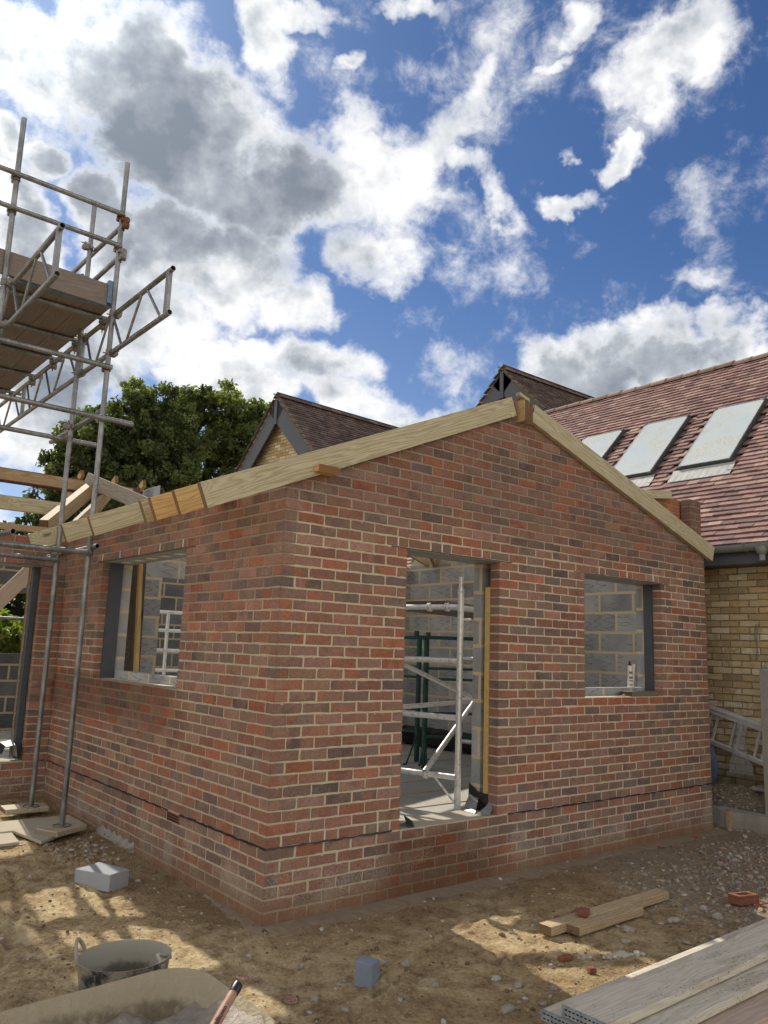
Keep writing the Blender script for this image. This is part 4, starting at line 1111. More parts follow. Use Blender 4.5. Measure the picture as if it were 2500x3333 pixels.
# stack of scaffold planks, lower right
def plank(i, p0, p1, z, m, w, lab, hoop=1):
    return board('plank', (*p0, z), (*p1, z), w, 0.038, m, None, hoop, lab, 'plank', 'planks stacked at the lower right')
plank(0, (0.135,-2.20), (3.6,-2.14), 0.186, T_PLANK, 0.222, 'dusty plank lying just under the top plank, its back edge showing', 1)
plank(1, (0.150,-2.302), (3.7,-2.262), 0.231, T_PLANK, 0.222, 'topmost dusty grey plank of the stack with blue hooped end')
plank(2, (0.19,-2.415), (3.7,-2.405), 0.186, T_PLANK, 0.200, 'second plank step of the stack, grey top strip showing below the topmost')
plank(3, (0.155,-2.32), (3.6,-2.26), 0.142, T_PLANK, 0.222, 'plank buried in the stack under the topmost, only its hooped end showing')
plank(4, (0.30,-2.540), (3.7,-2.535), 0.141, T_PINK, 0.222, 'third plank step of the stack, pinkish brown edge')
plank(5, (0.40,-2.665), (3.7,-2.665), 0.097, T_PINK, 0.222, 'fourth plank step of the stack, pinkish brown edge near the picture bottom')
plank(6, (0.50,-2.79), (3.7,-2.80), 0.053, T_PINK, 0.222, 'fifth and lowest plank step at the bottom right corner')
plank(7, (0.25,-2.34), (3.6,-2.30), 0.098, T_PINK, 0.222, 'hidden plank low in the middle of the stack', 0)
plank(8, (0.25,-2.34), (3.6,-2.30), 0.054, T_PINK, 0.222, 'hidden plank second lowest in the middle of the stack', 0)
plank(9, (0.25,-2.55), (3.6,-2.52), 0.010, T_PINK, 0.222, 'hidden plank lowest in the stack', 0)
plank(10, (0.25,-2.32), (3.6,-2.29), 0.010, T_PINK, 0.222, 'hidden plank lowest in the stack at the back', 0)

# builder's tub
tubm, t, b = mat('grimy_black_rubber', 0.75, 0, 0.3)
P = t.obj(); nn = t.noise(P, 9, 6, 0.65); n4 = t.noise(P, 40, 5, 0.6); zc = t.sep(P)[2]
c = t.mix(t.ss(nn, 0.38, 0.6), (0.022, 0.026, 0.036), (0.24, 0.225, 0.19))
c = t.mix(t.m('MULTIPLY', t.ss(n4, 0.5, 0.7), 0.5), c, (0.33, 0.31, 0.26)); t.set(b.inputs['Base Color'], c)
tubi, t, b = mat('mortar_lined_rubber', 0.9, 0, 0.2)
P = t.obj(); nn = t.noise(P, 7, 6, 0.65); zc = t.sep(P)[2]
c = t.mix(t.ss(t.m('ADD', zc, t.m('MULTIPLY', nn, 0.16)), 0.27, 0.31), (0.135, 0.125, 0.095), (0.33, 0.315, 0.265)); t.set(b.inputs['Base Color'], c)
t.set(b.inputs['Normal'], t.bump(t.noise(P, 40, 5), 0.4, 0.006))
tub = thing('builders_tub', 'black flexible builders tub caked with mortar, behind the barrow', 'tub', (-1.21, -0.80, 0))
prof_o = [(0.0, 0.0), (0.150, 0.0), (0.160, 0.02), (0.185, 0.17), (0.203, 0.295), (0.209, 0.31)]
prof_i = [(0.209, 0.31), (0.202, 0.309), (0.195, 0.295), (0.177, 0.17), (0.15, 0.035), (0.0, 0.03)]
mb = MB(); mb.lathe((-1.21,-0.80,0), prof_o, 48, 1.0, 0.93); mb.m = 1; mb.lathe((-1.21,-0.80,0), prof_i, 48, 1.0, 0.93)
mesh_obj('tub_body', mb, [tubm, tubi], tub, smooth=True)
for s, lean in ((-1, 0.02), (1, -0.05)):
    a0 = 2.45 if s < 0 else -0.72; pts = []
    for k in range(13):
        f = k/12*math.pi; ang = a0+(0.30-0.60*k/12)*(1)
        rad = 0.205-(lean)*math.sin(f)*-1
        pts.append((-1.21+rad*math.cos(ang), -0.80+rad*0.93*math.sin(ang), 0.285+0.085*math.sin(f)*(1 if s < 0 else 0.35)))
    mb = MB(); mb.path(pts, 0.0085, 8); mesh_obj('tub_handle', mb, tubi, tub, smooth=True)

# wheelbarrow
bm_, t, b = mat('mortar_caked_barrow', 0.85, 0, 0.3)
P = t.obj(); nn = t.noise(P, 6, 6, 0.65); n2 = t.noise(P, 30, 5, 0.65); zc = t.sep(P)[2]
c = t.mix(t.ss(t.m('ADD', zc, t.m('MULTIPLY', nn, 0.17)), 0.595, 0.635), (0.17, 0.135, 0.085), (0.36, 0.305, 0.205))
c = t.mix(t.m('MULTIPLY', t.ss(n2, 0.45, 0.7), 0.5), c, (0.42, 0.365, 0.26)); t.set(b.inputs['Base Color'], c)
t.set(b.inputs['Normal'], t.bump(t.m('ADD', nn, n2), 0.7, 0.02))
barrow = thing('wheelbarrow', 'mortar caked wheelbarrow tray at the bottom left corner', 'wheelbarrow', (-1.9, -2.15, 0))
def rrect(cx, cy, hx, hy, r, z, n=8, skew=0.0):
    out = []
    for (sx, sy, a0) in ((1,1,0),(-1,1,90),(-1,-1,180),(1,-1,270)):
        for k in range(n+1):
            a = R(a0+90*k/n); out.append(Vector((cx+sx*(hx-r)+r*math.cos(a), cy+sy*(hy-r)+r*math.sin(a), z)))
    return out
mb = MB()
rings = []
for (hx, hy, r, z, cx) in ((0.535,0.335,0.15,0.612,-1.87),(0.525,0.325,0.145,0.618,-1.87),(0.515,0.315,0.14,0.605,-1.87),(0.47,0.275,0.13,0.52,-1.88),(0.40,0.22,0.12,0.42,-1.90),(0.33,0.17,0.10,0.37,-1.92)):
    rings.append(rrect(cx, -2.12, hx, hy, r, z))
nn_ = len(rings[0]); vs = [p for rg in rings for p in rg]
# tilt the tray a little
vs = [Vector((p.x-0.05, p.y, p.z-0.022+0.03*(p.x+1.87))) for p in vs]
fs = [(i*nn_+k, i*nn_+(k+1) % nn_, (i+1)*nn_+(k+1) % nn_, (i+1)*nn_+k) for i in range(len(rings)-1) for k in range(nn_)]
fs.append(tuple((len(rings)-1)*nn_+k for k in range(nn_)))
mb.add(vs, fs)
o = mesh_obj('tray', mb, bm_, barrow, smooth=True)
sol = o.modifiers.new('solid', 'SOLIDIFY'); sol.thickness = 0.004; sol.offset = 1
mb = MB()
for s in (-1, 1): mb.path([(-1.15, -2.12+s*0.02, 0.22), (-1.5, -2.12+s*0.16, 0.36), (-2.3, -2.12+s*0.24, 0.36), (-2.85, -2.12+s*0.3, 0.55)], 0.016, 10); mb.path([(-2.1,-2.12+s*0.22,0.36),(-2.2,-2.12+s*0.25,0.0),(-2.35,-2.12+s*0.22,0.36)], 0.014, 8)
mesh_obj('frame', mb, GREEN, barrow, smooth=True)
mb = MB(); mb.lathe((-1.15,-2.12,0.19), [(0.11,-0.03),(0.165,-0.04),(0.19,-0.02),(0.19,0.02),(0.165,0.04),(0.11,0.03)], 32, axis=(0,1,0)); mb.lathe((-1.15,-2.12,0.19), [(0.0,-0.02),(0.12,-0.025),(0.12,0.025),(0.0,0.02)], 24, axis=(0,1,0))
mesh_obj('wheel', mb, BLACK, barrow, smooth=True)
mixm, t, b = mat('wet_mortar', 0.35, 0, 0.5)
P = t.obj(); n1 = t.noise(P, 9, 6, 0.65); n2 = t.noise(P, 38, 6, 0.65)
t.set(b.inputs['Base Color'], t.mix(t.m('ADD', t.m('MULTIPLY', n1, 0.6), t.m('MULTIPLY', n2, 0.4)), (0.135, 0.105, 0.08), (0.44, 0.375, 0.30)))
t.set(b.inputs['Roughness'], t.m('MULTIPLY_ADD', n1, 0.7, 0.1)); t.set(b.inputs['Normal'], t.bump(t.m('ADD', n1, t.m('MULTIPLY', n2, 0.6)), 0.9, 0.02))
ms = sheet('mortar_mix', -2.36, -1.41, -2.40, -1.845, 0.012, mixm,
      lambda x, y: 0.515+0.06*(vnoise(x,y,21,0.11)-.5)+0.03*(vnoise(x,y,22,0.045)-.5)+0.012*(vnoise(x,y,23,0.02)-.5)+0.11*np.clip((x+1.58)/0.2,0,1)**2*np.clip((-y-1.9)/0.3,0,1)
      -0.5*np.clip(np.maximum(np.abs(x+1.88)-0.455, np.abs(y+2.12)-0.258), 0, 1), kind='thing')
tag(ms, 'wet grey mortar heaped inside the wheelbarrow tray', 'mortar')
# trowel standing in the mortar, pink handle with dark cap
trow = thing('trowel', 'brick trowel with pink handle standing in the barrow mortar', 'trowel', (-1.66, -2.47, 0.5))
hp0, hp1 = Vector((-1.478, -2.265, 0.705)), Vector((-1.69, -2.40, 0.585))
HAND = mat_plain('worn_pink_handle', (0.42, 0.235, 0.17), 0.55, var=0.2, scale=30)
dh = (hp0-hp1).normalized()
mb = MB(); mb.path([hp1, hp1+dh*0.03, hp1+dh*0.10, hp0-dh*0.03], [0.0125,0.0145,0.0155,0.0140], 16); mesh_obj('handle', mb, HAND, trow, smooth=True)
mb = MB(); mb.path([hp0-dh*0.031, hp0-dh*0.012, hp0, hp0+dh*0.003], [0.0155,0.0165,0.0150,0.009], 16); mesh_obj('end_cap', mb, BLACK, trow, smooth=True)
mb = MB(); mb.path([hp1+dh*0.01, hp1-dh*0.05, hp1-dh*0.05+Vector((-0.02,-0.02,-0.04))], 0.006, 8); q = hp1-dh*0.05+Vector((-0.02,-0.02,-0.04))
mb.prism([q+Vector((0,0,0)), q+Vector((-0.04,0.05,-0.03)), q+Vector((-0.2,-0.1,-0.06)), q+Vector((0.0,-0.06,-0.03))], (0,0,0.002)); mesh_obj('blade', mb, GALV, trow)
fc = bpy.data.curves.new('lettering', 'FONT'); fc.body = 'Marshalltown'; fc.size = 0.021; fc.align_x = 'CENTER'; fc.align_y = 'CENTER'; fc.extrude = 0.0003
ft = bpy.data.objects.new('lettering', fc); COL.objects.link(ft); fc.materials.append(DARKHOLE)
tocam = (cam.location-(hp0+hp1)/2).normalized(); zc_ = (tocam-dh*tocam.dot(dh)).normalized(); yc = zc_.cross(dh)
M = Matrix((dh, yc, zc_)).transposed().to_4x4(); M.translation = (hp0+hp1)/2+zc_*0.0155-dh*0.005
dg = bpy.context.evaluated_depsgraph_get(); lme = bpy.data.meshes.new_from_object(ft.evaluated_get(dg)); bpy.data.objects.remove(ft)
ft = bpy.data.objects.new('lettering', lme); COL.objects.link(ft)
ft.matrix_basis = M; ft.parent = trow; ft.matrix_parent_inverse = Matrix.Translation(trow.location).inverted()

# ================================================================== INSIDE THE EXTENSION
tower = thing('access_tower', 'aluminium access tower standing inside the door gap', 'scaffold tower', (2.10, 0.42, 0.40))
e1 = Vector((-0.30, 0.954, 0)); e2 = Vector((0.954, 0.30, 0)); T0 = Vector((2.10, 0.43, 0))
def tw(a, b, z): return T0+e1*a+e2*b+Vector((0,0,z))
def tt(name, p0, p1, r=0.025, wall=0.003, n=16): 
    mb = MB(); mb.tube(p0, p1, r, n=n, wall=wall); return mesh_obj(name, mb, ALU, tower, smooth=True)
for a in (0.0, 1.3):
    for bq in (0.0, 2.5):
        tt('standard', tw(a, bq, 0.41), tw(a, bq, 2.25), 0.027); tt('spigot', tw(a, bq, 2.25), tw(a, bq, 2.36), 0.020)
        mb = MB(); mb.tube(tw(a, bq, 2.215), tw(a, bq, 2.255), 0.029, n=16); mb.tube(tw(a, bq, 0.41), tw(a, bq, 0.47), 0.029, n=16); mesh_obj('collar', mb, ALU, tower, smooth=True)
for bq in (0.0, 2.5):
    for z in (2.10, 1.64, 1.165, 0.68): tt('rung', tw(0.02, bq, z), tw(1.28, bq, z), 0.0245)
def claw(p, ax):
    mb = MB(); p = Vector(p); ax = Vector(ax)
    mb.path([p+ax*0+Vector((0,0,0))+ (ax.orthogonal().normalized()*math.cos(f)+ax.cross(ax.orthogonal().normalized())*math.sin(f))*0.031 for f in np.linspace(0, 5.2, 14)], 0.010, 8)
    mb.path([p+ax*0.022+(ax.orthogonal().normalized()*math.cos(f)+ax.cross(ax.orthogonal().normalized())*math.sin(f))*0.031 for f in np.linspace(0, 5.2, 14)], 0.008, 8)
    mesh_obj('claw', mb, ALU, tower, smooth=True)
tt('brace', tw(0.62, -0.04, 1.62), tw(0.05, 2.45, 0.80), 0.0225); claw(tw(0.62, 0, 1.64), e1)
tt('brace', tw(0.30, -0.04, 0.70), tw(0.5, 2.4, 1.9), 0.0225); claw(tw(0.30, 0, 0.68), e1)
tt('brace', tw(0.70, -0.04, 1.20), tw(0.75, 2.5, 1.20), 0.0225); claw(tw(0.70, 0, 1.165), e1)
tt('brace', tw(0.10, 0.0, 2.10), tw(0.10, 2.5, 2.10), 0.026); claw(tw(0.12, 0, 2.10), e1); claw(tw(0.30, 0, 2.10), e1)
tt('stay', tw(0.22, 0, 0.66), tw(0.02, 0.0, 0.47), 0.010); tt('stay', tw(0.85, 0, 0.66), tw(1.1, 0.0, 0.45), 0.012)
mb = MB(); mb.obox(tw(0.65, 1.25, 2.135), e1*0.52, e2*1.25, Vector((0,0,0.018)))
mesh_obj('platform', mb, T_BOARD, tower, bevel=0.003)
# second tower frame seen through the side window
tw2 = thing('tower_frame', 'aluminium ladder frame standing in the wing, seen through the side window', 'scaffold frame', (1.94, 6.0, 0.40))
for nm, p0, p1, r in [('standard',(1.94,6.0,0.40),(1.94,6.0,2.12),0.025),('standard',(1.55,6.9,0.4),(1.55,6.9,2.2),0.025)]+[('rung',(1.42,6.0,z),(2.9,6.0,z),0.024) for z in (2.12,1.87,1.60,1.33)]:
    mb = MB(); mb.tube(p0, p1, r, n=12, wall=0.003); mesh_obj(nm, mb, ALU, tw2, smooth=True)
tw3 = thing('tower_frame', 'aluminium ladder frame standing in the wing, seen through the left doorway', 'scaffold frame', (0.60, 7.6, 0.40))
for nm, p0, p1, r in [('standard',(0.62,7.55,0.40),(0.62,7.55,2.3),0.02)]+[('rung',(0.62,7.55,z),(1.6,7.55,z),0.018) for z in (2.05,1.6,1.15,0.75)]+[('brace',(0.62,7.55,0.62),(1.2,7.55,1.1),0.012)]:
    mb = MB(); mb.tube(p0, p1, r, n=12); mesh_obj(nm, mb, ALU, tw3, smooth=True)
# trestles
def trestle(p0, p1, h, label):
    p0 = Vector(p0); p1 = Vector(p1); d = (p1-p0).normalized(); nrm = Vector((-d.y, d.x, 0)); th = thing('builders_trestle', label, 'trestle', p0)
    mb = MB(); mb.beam(p0+Vector((0,0,h))-d*0.12, p1+Vector((0,0,h))+d*0.12, 0.04, 0.04); mb.beam(p0+Vector((0,0,h))-d*0.12, p0+Vector((0,0,h+0.07))-d*0.12, 0.04, 0.04, up=(1,0,0))
    mesh_obj('top_rail', mb, GREEN, th)
    for p in (p0, p1):
        mb = MB(); mb.beam(p+Vector((0,0,0.01)), p+Vector((0,0,h)), 0.042, 0.042, up=(1,0,0)); mesh_obj('post', mb, GREEN, th)
        for s in (-1, 1):
            mb = MB(); mb.path([p+Vector((0,0,0.32)), p+nrm*s*0.10+Vector((0,0,0.2)), p+nrm*s*0.24+Vector((0,0,0.01)), p+nrm*s*0.30+Vector((0,0,0.008))], 0.010, 8); mesh_obj('foot', mb, GREEN, th, smooth=True)
    for z in (0.36, 0.62, 1.0, 1.12):
        mb = MB(); mb.beam(p0+Vector((0,0,z)), p1+Vector((0,0,z)), 0.03, 0.03); mesh_obj('cross_bar', mb, GREEN, th)
trestle((3.50, 2.39, 0.40), (4.55, 1.75, 0.40), 1.47, 'dark green steel trestle inside the door gap, the nearer of the two')
trestle((3.80, 2.85, 0.40), (3.50, 3.75, 0.40), 1.47, 'dark green steel trestle inside the door gap, the one further back')
# black sheet roll and red chimney pot by the inner wall
mb = MB(); rng = random.Random(8)
vs = []
ys = np.linspace(2.1, 4.45, 24)
for y in ys:
    for f in np.linspace(0, math.pi, 7):
        vs.append((5.03-0.16*math.sin(f)*(1+rng.uniform(-.2,.2))-0.01, y, 0.53-0.13*math.cos(f)+rng.uniform(-.012,.012)))
mb.add(vs, [(i*7+k, i*7+k+1, (i+1)*7+k+1, (i+1)*7+k) for i in range(23) for k in range(6)])
mesh_obj('membrane_roll', mb, BLACK, None, 'black membrane sheet bundled along the foot of the inner block wall', 'membrane', smooth=True)
mb = MB(); mb.lathe((4.55, 1.45, 0.40), [(0.10,0.0),(0.115,0.02),(0.10,0.05),(0.095,0.42),(0.11,0.45),(0.11,0.5),(0.09,0.5),(0.085,0.05),(0.0,0.04)], 24)
mesh_obj('clay_pot', mb, REDCLAY, None, 'red clay pipe standing beside the trestle inside the door gap', 'clay pipe', smooth=True)
# plank leaning inside the side window
bo = timber('leaning_plank', (0.40, 3.34, 0.40), (0.47, 3.62, 2.62), 0.045, 0.225, T_DARK, None, up=(1,0.4,0), label='dark plank leaning upright inside the side window', cat='plank')
timber('leaning_batten', (0.43, 3.20, 0.40), (0.455, 3.50, 2.62), 0.03, 0.05, T_ORANGE, None, up=(1,0.4,0), label='orange batten leaning upright in front of the dark plank at the side window', cat='batten')
# things on the gable window sill
cart = thing('sealant_cartridge', 'white sealant cartridge with black cap on the gable window sill', 'cartridge', (4.33, 0.25, 1.424))
CX_, CY_ = 4.33, 0.25
mb = MB(); mb.lathe((CX_,CY_,1.425), [(0,0),(0.026,0),(0.026,0.008),(0.024,0.010),(0.024,0.195),(0.026,0.20),(0.026,0.21),(0.01,0.215),(0,0.215)], 20); 
mb.m = 1
for a in np.linspace(-2.6, -0.4, 5):
    for z in (1.45, 1.49, 1.52, 1.57): mb.obox((CX_+0.0245*math.cos(a), CY_+0.0245*math.sin(a), z), Vector((-math.sin(a), math.cos(a), 0))*0.0055, Vector((0,0,0.012 if z > 1.5 else 0.006)), Vector((math.cos(a), math.sin(a), 0))*0.0004)
mesh_obj('tube_body', mb, [WHITE, mat_plain('grey_print', (0.10,0.11,0.12), 0.5)], cart, smooth=False)
mb = MB(); mb.lathe((CX_,CY_,1.64), [(0.013,0),(0.013,0.02),(0.009,0.022),(0.009,0.045),(0,0.045)], 14); mesh_obj('cap', mb, BLACK, cart, smooth=True)
mb = MB(); mb.path([(4.42,0.28,1.425),(4.425,0.275,1.55),(4.43,0.27,1.655)], [0.006,0.012,0.016], 12)
mesh_obj('nozzle', mb, WHITE, None, 'spare white nozzle standing beside the sealant cartridge', 'nozzle', smooth=True)
slab('timber_block', [(3.99, 0.0), (4.47, 0.02), (4.46, 0.12), (4.03, 0.165)], 1.352, 1.395, mat_timber('grey_brown_wood', (0.21,0.175,0.12), (0.14,0.11,0.075)), 'weathered timber block lying on the gable window sill', 'timber', 0.003)
mb = MB()
for k in range(4): mb.obox((3.86+k*0.035, 0.05+0.01*k, 1.355+0.003*k), Vector((0.05,0.02*(k-1.5),0.004)), Vector((-0.003,0.008,0)), Vector((0,0,0.001)))
mesh_obj('wall_tie', mb, mat_plain('rusty_pink_tie', (0.3,0.15,0.12), 0.6), None, 'few loose thin wall ties beside the timber block on the sill', 'wall tie')

# ================================================================== HOUSE ON THE RIGHT
house = thing('brick_house', 'yellow brick house on the right with tiled roof and three skylights', 'house', (6.05, 1.0, 0.3))
WX = 6.05
mb = MB(); brick_wall(mb, (WX, -1.6, 0), (0,1,0), (-1,0,0), 6.0, 0.15, 2.9, [], seed=71, pal=BPAL, jit=0.003)
mesh_obj('house_wall', mb, [BUFF, BUFFM], house, colors=True)
mb = MB(); mb.box((WX+0.01, -4, 0), (12.4, 14, 2.85)); mesh_obj('house_core', mb, BUFFM, house)
TA = R(44.4); ca_, sa_ = math.cos(TA), math.sin(TA); X0, Z0 = 5.74, 2.975
SKY = [(0.46,1.22),(1.62,2.39),(2.77,3.56)]
def rp(s, y, d): return (X0+s*ca_-d*sa_, y, Z0+s*sa_+d*ca_)
def tiles(mb, f, s_len, y0, y1, gauge, w, seed, pal, skip=None, th=0.021, jitter=1.0):
    rng = random.Random(seed); rows = int(s_len/gauge)
    for r_ in range(rows+1):
        s = r_*gauge; y = y0-(w/2 if r_ % 2 else 0)+rng.uniform(-.004,.004)
        while y < y1:
            yc = y+w/2
            if not (skip and skip(s+gauge*0.5, yc)):
                k = pick(pal, rng); mb.cc = (*k, 1)
                dy = rng.uniform(-.003,.003); dz = rng.uniform(-.003,.0045)*jitter; ds = rng.uniform(-.005,.005)*jitter; tl = rng.uniform(-.002,.002)
                a, b2 = y+0.0015+dy, y+w-0.0015+dy
                L = gauge*1.9
                # bottom edge lifted on the course below, top edge tucked
                q = [f(s+ds, a, th*2.0+dz+tl), f(s+ds, b2, th*2.0+dz-tl), f(s+L, b2, th*0.2), f(s+L, a, th*0.2), f(s+ds, a, th+dz+tl), f(s+ds, b2, th+dz-tl), f(s+L, b2, -th*0.8), f(s+L, a, -th*0.8)]
                mb.add(q, [(0,1,2,3),(7,6,5,4),(0,4,5,1),(1,5,6,2),(3,7,4,0)])
            y += w
TP = [((0.27,0.165,0.15),3),((0.235,0.14,0.132),3),((0.315,0.205,0.18),2),((0.19,0.118,0.115),2),((0.36,0.25,0.215),1.3)]
def skip_sky(s, y):
    x = X0+s*ca_
    return any(a-0.07 < y < b+0.07 and 6.78 < x < 8.16 for a, b in SKY)
mb = MB(); SLEN = 3.54/ca_
tiles(mb, rp, SLEN, -2.2, 9.6, 0.1, 0.166, 81, TP, skip_sky)
o = mesh_obj('roof', mb, TILE, house, colors=True)
mb = MB(); mb.add([rp(-0.02,-4,-0.02), rp(SLEN,-4,-0.02), rp(SLEN,14,-0.02), rp(-0.02,14,-0.02)], [(0,1,2,3)])
xe = X0+SLEN*ca_; ze = Z0+SLEN*sa_
mb.add([(xe,-4,ze-0.03),(xe+3.5,-4,2.9),(xe+3.5,14,2.9),(xe,14,ze-0.03)], [(0,1,2,3)])
mesh_obj('roof_deck', mb, DARKHOLE, house)
mb = MB(); rng = random.Random(3)
y = -2.4
while y < 9.5:
    mb.cc = (*pick([((0.25,0.17,0.14),1),((0.30,0.21,0.17),1),((0.22,0.15,0.13),1)], rng), 1)
    n = 8; L = 0.3; dz = rng.uniform(-.006,.006); vs = []
    for yy, r_ in ((y, 0.105), (y+L, 0.095)):
        vs += [(xe-0.0+r_*1.15*math.cos(a), yy, ze-0.035+dz+r_*math.sin(a)) for a in np.linspace(0.0, math.pi, n)]
    mb.add(vs, [(i, n+i, n+i+1, i+1) for i in range(n-1)]+[tuple(range(n))]); y += L
mesh_obj('ridge_tiles', mb, TILE, house, colors=True)
SKYGL, t, b = mat('dirty_skylight_glass', 0.12, 0, 0.6)
P = t.obj(); n1 = t.noise(P, 2.2, 5, 0.6); n2 = t.noise(P, 30, 6, 0.75)
t.set(b.inputs['Base Color'], t.mix(t.m('MULTIPLY', t.ss(n2, 0.42, 0.60), t.ss(n1, 0.40, 0.62)), t.mix(n1, (0.42, 0.50, 0.51), (0.62, 0.67, 0.66)), (0.50, 0.46, 0.34)))
t.set(b.inputs['Roughness'], t.m('MULTIPLY_ADD', n2, 0.4, 0.02)); b.inputs['Coat Weight'].default_value = 0.6; b.inputs['Coat Roughness'].default_value = 0.05
LEAD = mat_plain('lead_flashing', (0.42, 0.425, 0.42), 0.6, 0.0, var=0.15, scale=8)
SKYFR = mat_plain('skylight_frame', (0.075, 0.085, 0.085), 0.45, 0.2, var=0.1)
s0, s1 = (7.02-X0)/ca_, (8.12-X0)/ca_
for (a, b2) in SKY:
    mb = MB()
    def rb(mb, sa, sb, ya, yb, da, db):
        q = [rp(sa,ya,da),rp(sb,ya,da),rp(sb,yb,da),rp(sa,yb,da),rp(sa,ya,db),rp(sb,ya,db),rp(sb,yb,db),rp(sa,yb,db)]
        mb.add(q, [(0,3,2,1),(4,5,6,7),(0,1,5,4),(1,2,6,5),(2,3,7,6),(3,0,4,7)])
    rb(mb, s0, s1, a, a+0.055, -0.02, 0.085); rb(mb, s0, s1, b2-0.055, b2, -0.02, 0.085); rb(mb, s0, s0+0.06, a+0.056, b2-0.056, -0.02, 0.080); rb(mb, s1-0.06, s1, a+0.056, b2-0.056, -0.02, 0.088)
    for yy in (a+0.01, b2-0.04): rb(mb, s1-0.05, s1+0.012, yy, yy+0.03, 0.089, 0.102)
    fr = mesh_obj('skylight', mb, SKYFR, house)
    mb = MB(); rb(mb, s0+0.02, s1-0.03, a+0.02, b2-0.02, 0.086, 0.0925); mesh_obj('glass', mb, SKYGL, fr)
    mb = MB(); rb(mb, s0+0.02, s0+0.035, a+0.02, b2-0.02, 0.0926, 0.096); rb(mb, s0+0.02, s1-0.03, a+0.02, a+0.028, 0.0926, 0.096); rb(mb, s0+0.02, s1-0.03, b2-0.028, b2-0.02, 0.0926, 0.096); mesh_obj('seal', mb, LEAD, fr)
    mb = MB(); n = 30; vs = []
    for k in range(n+1):
        yy = a-0.06+(b2-a+0.12)*k/n; w_ = 0.0015*math.sin(k*2.1)
        vs += [rp(s0-0.01, yy, 0.05), rp(s0-0.09, yy, 0.035+w_*0.5), rp(s0-0.26, yy, 0.036+w_), rp(s0-0.265, yy, 0.03)]
    mb.add(vs, [(k*4+j, (k+1)*4+j, (k+1)*4+j+1, k*4+j+1) for k in range(n) for j in range(3)]); mesh_obj('flashing', mb, LEAD, fr)
# gutter, fascia
mb = MB(); n = 9; prof = [(X0-0.055+0.056*math.cos(a), 2.965+0.06*math.sin(a)) for a in np.linspace(math.pi, 2*math.pi, n)]
prof = [(prof[0][0], 2.975)]+prof+[(prof[-1][0], 2.975)]
def extr(mb, prof, y0, y1, t=0.004):
    m_ = len(prof); vs = [(x, y0, z) for x, z in prof]+[(x, y1, z) for x, z in prof]
    mb.add(vs, [(i, i+1, m_+i+1, m_+i) for i in range(m_-1)])
extr(mb, prof, -3, 9.6)
gut = mesh_obj('gutter', mb, GUTTER, house, smooth=True)
sm = gut.modifiers.new('solid', 'SOLIDIFY'); sm.thickness = 0.004
for yb in (-0.33, 0.9, 2.1):
    mb = MB(); mb.path([(X0-0.055+0.062*math.cos(a), yb, 2.963+0.066*math.sin(a)) for a in np.linspace(math.pi*0.95, 2.05*math.pi, 9)], 0.008, 6); mb.obox((X0-0.118, yb, 2.98), (0.008,0,0), (0,0.018,0), (0,0,0.012)); mesh_obj('gutter_bracket', mb, GUTTER, gut, smooth=True)
mb = MB(); mb.lathe((X0-0.055, -0.50, 2.79), [(0.032,0),(0.032,0.06),(0.036,0.062),(0.075,0.125),(0.078,0.15)], 16); mesh_obj('hopper', mb, mat_plain('grey_hopper', (0.30,0.31,0.32), 0.4), gut, smooth=True)
mb = MB(); mb.box((X0+0.005, -4, 2.775), (X0+0.03, 12, 2.955)); mb.box((X0+0.031, -4, 2.775), (WX-0.004, 12, 2.79)); mesh_obj('fascia', mb, FASCIA, house)
mb = MB(); mb.path([(6.035,-0.24,2.14),(6.03,-0.22,2.10),(6.03,-0.21,2.0),(6.03,-0.235,1.85),(6.03,-0.21,1.77),(6.03,-0.225,1.74),(6.03,-0.245,1.80),(6.03,-0.225,1.9),(6.03,-0.24,2.05),(6.035,-0.25,2.12)], 0.004, 6)
mesh_obj('wire', mb, mat_plain('grey_cable', (0.2,0.19,0.17), 0.6), None, 'loose loop of grey cable hanging on the yellow brick wall', 'cable', smooth=True)

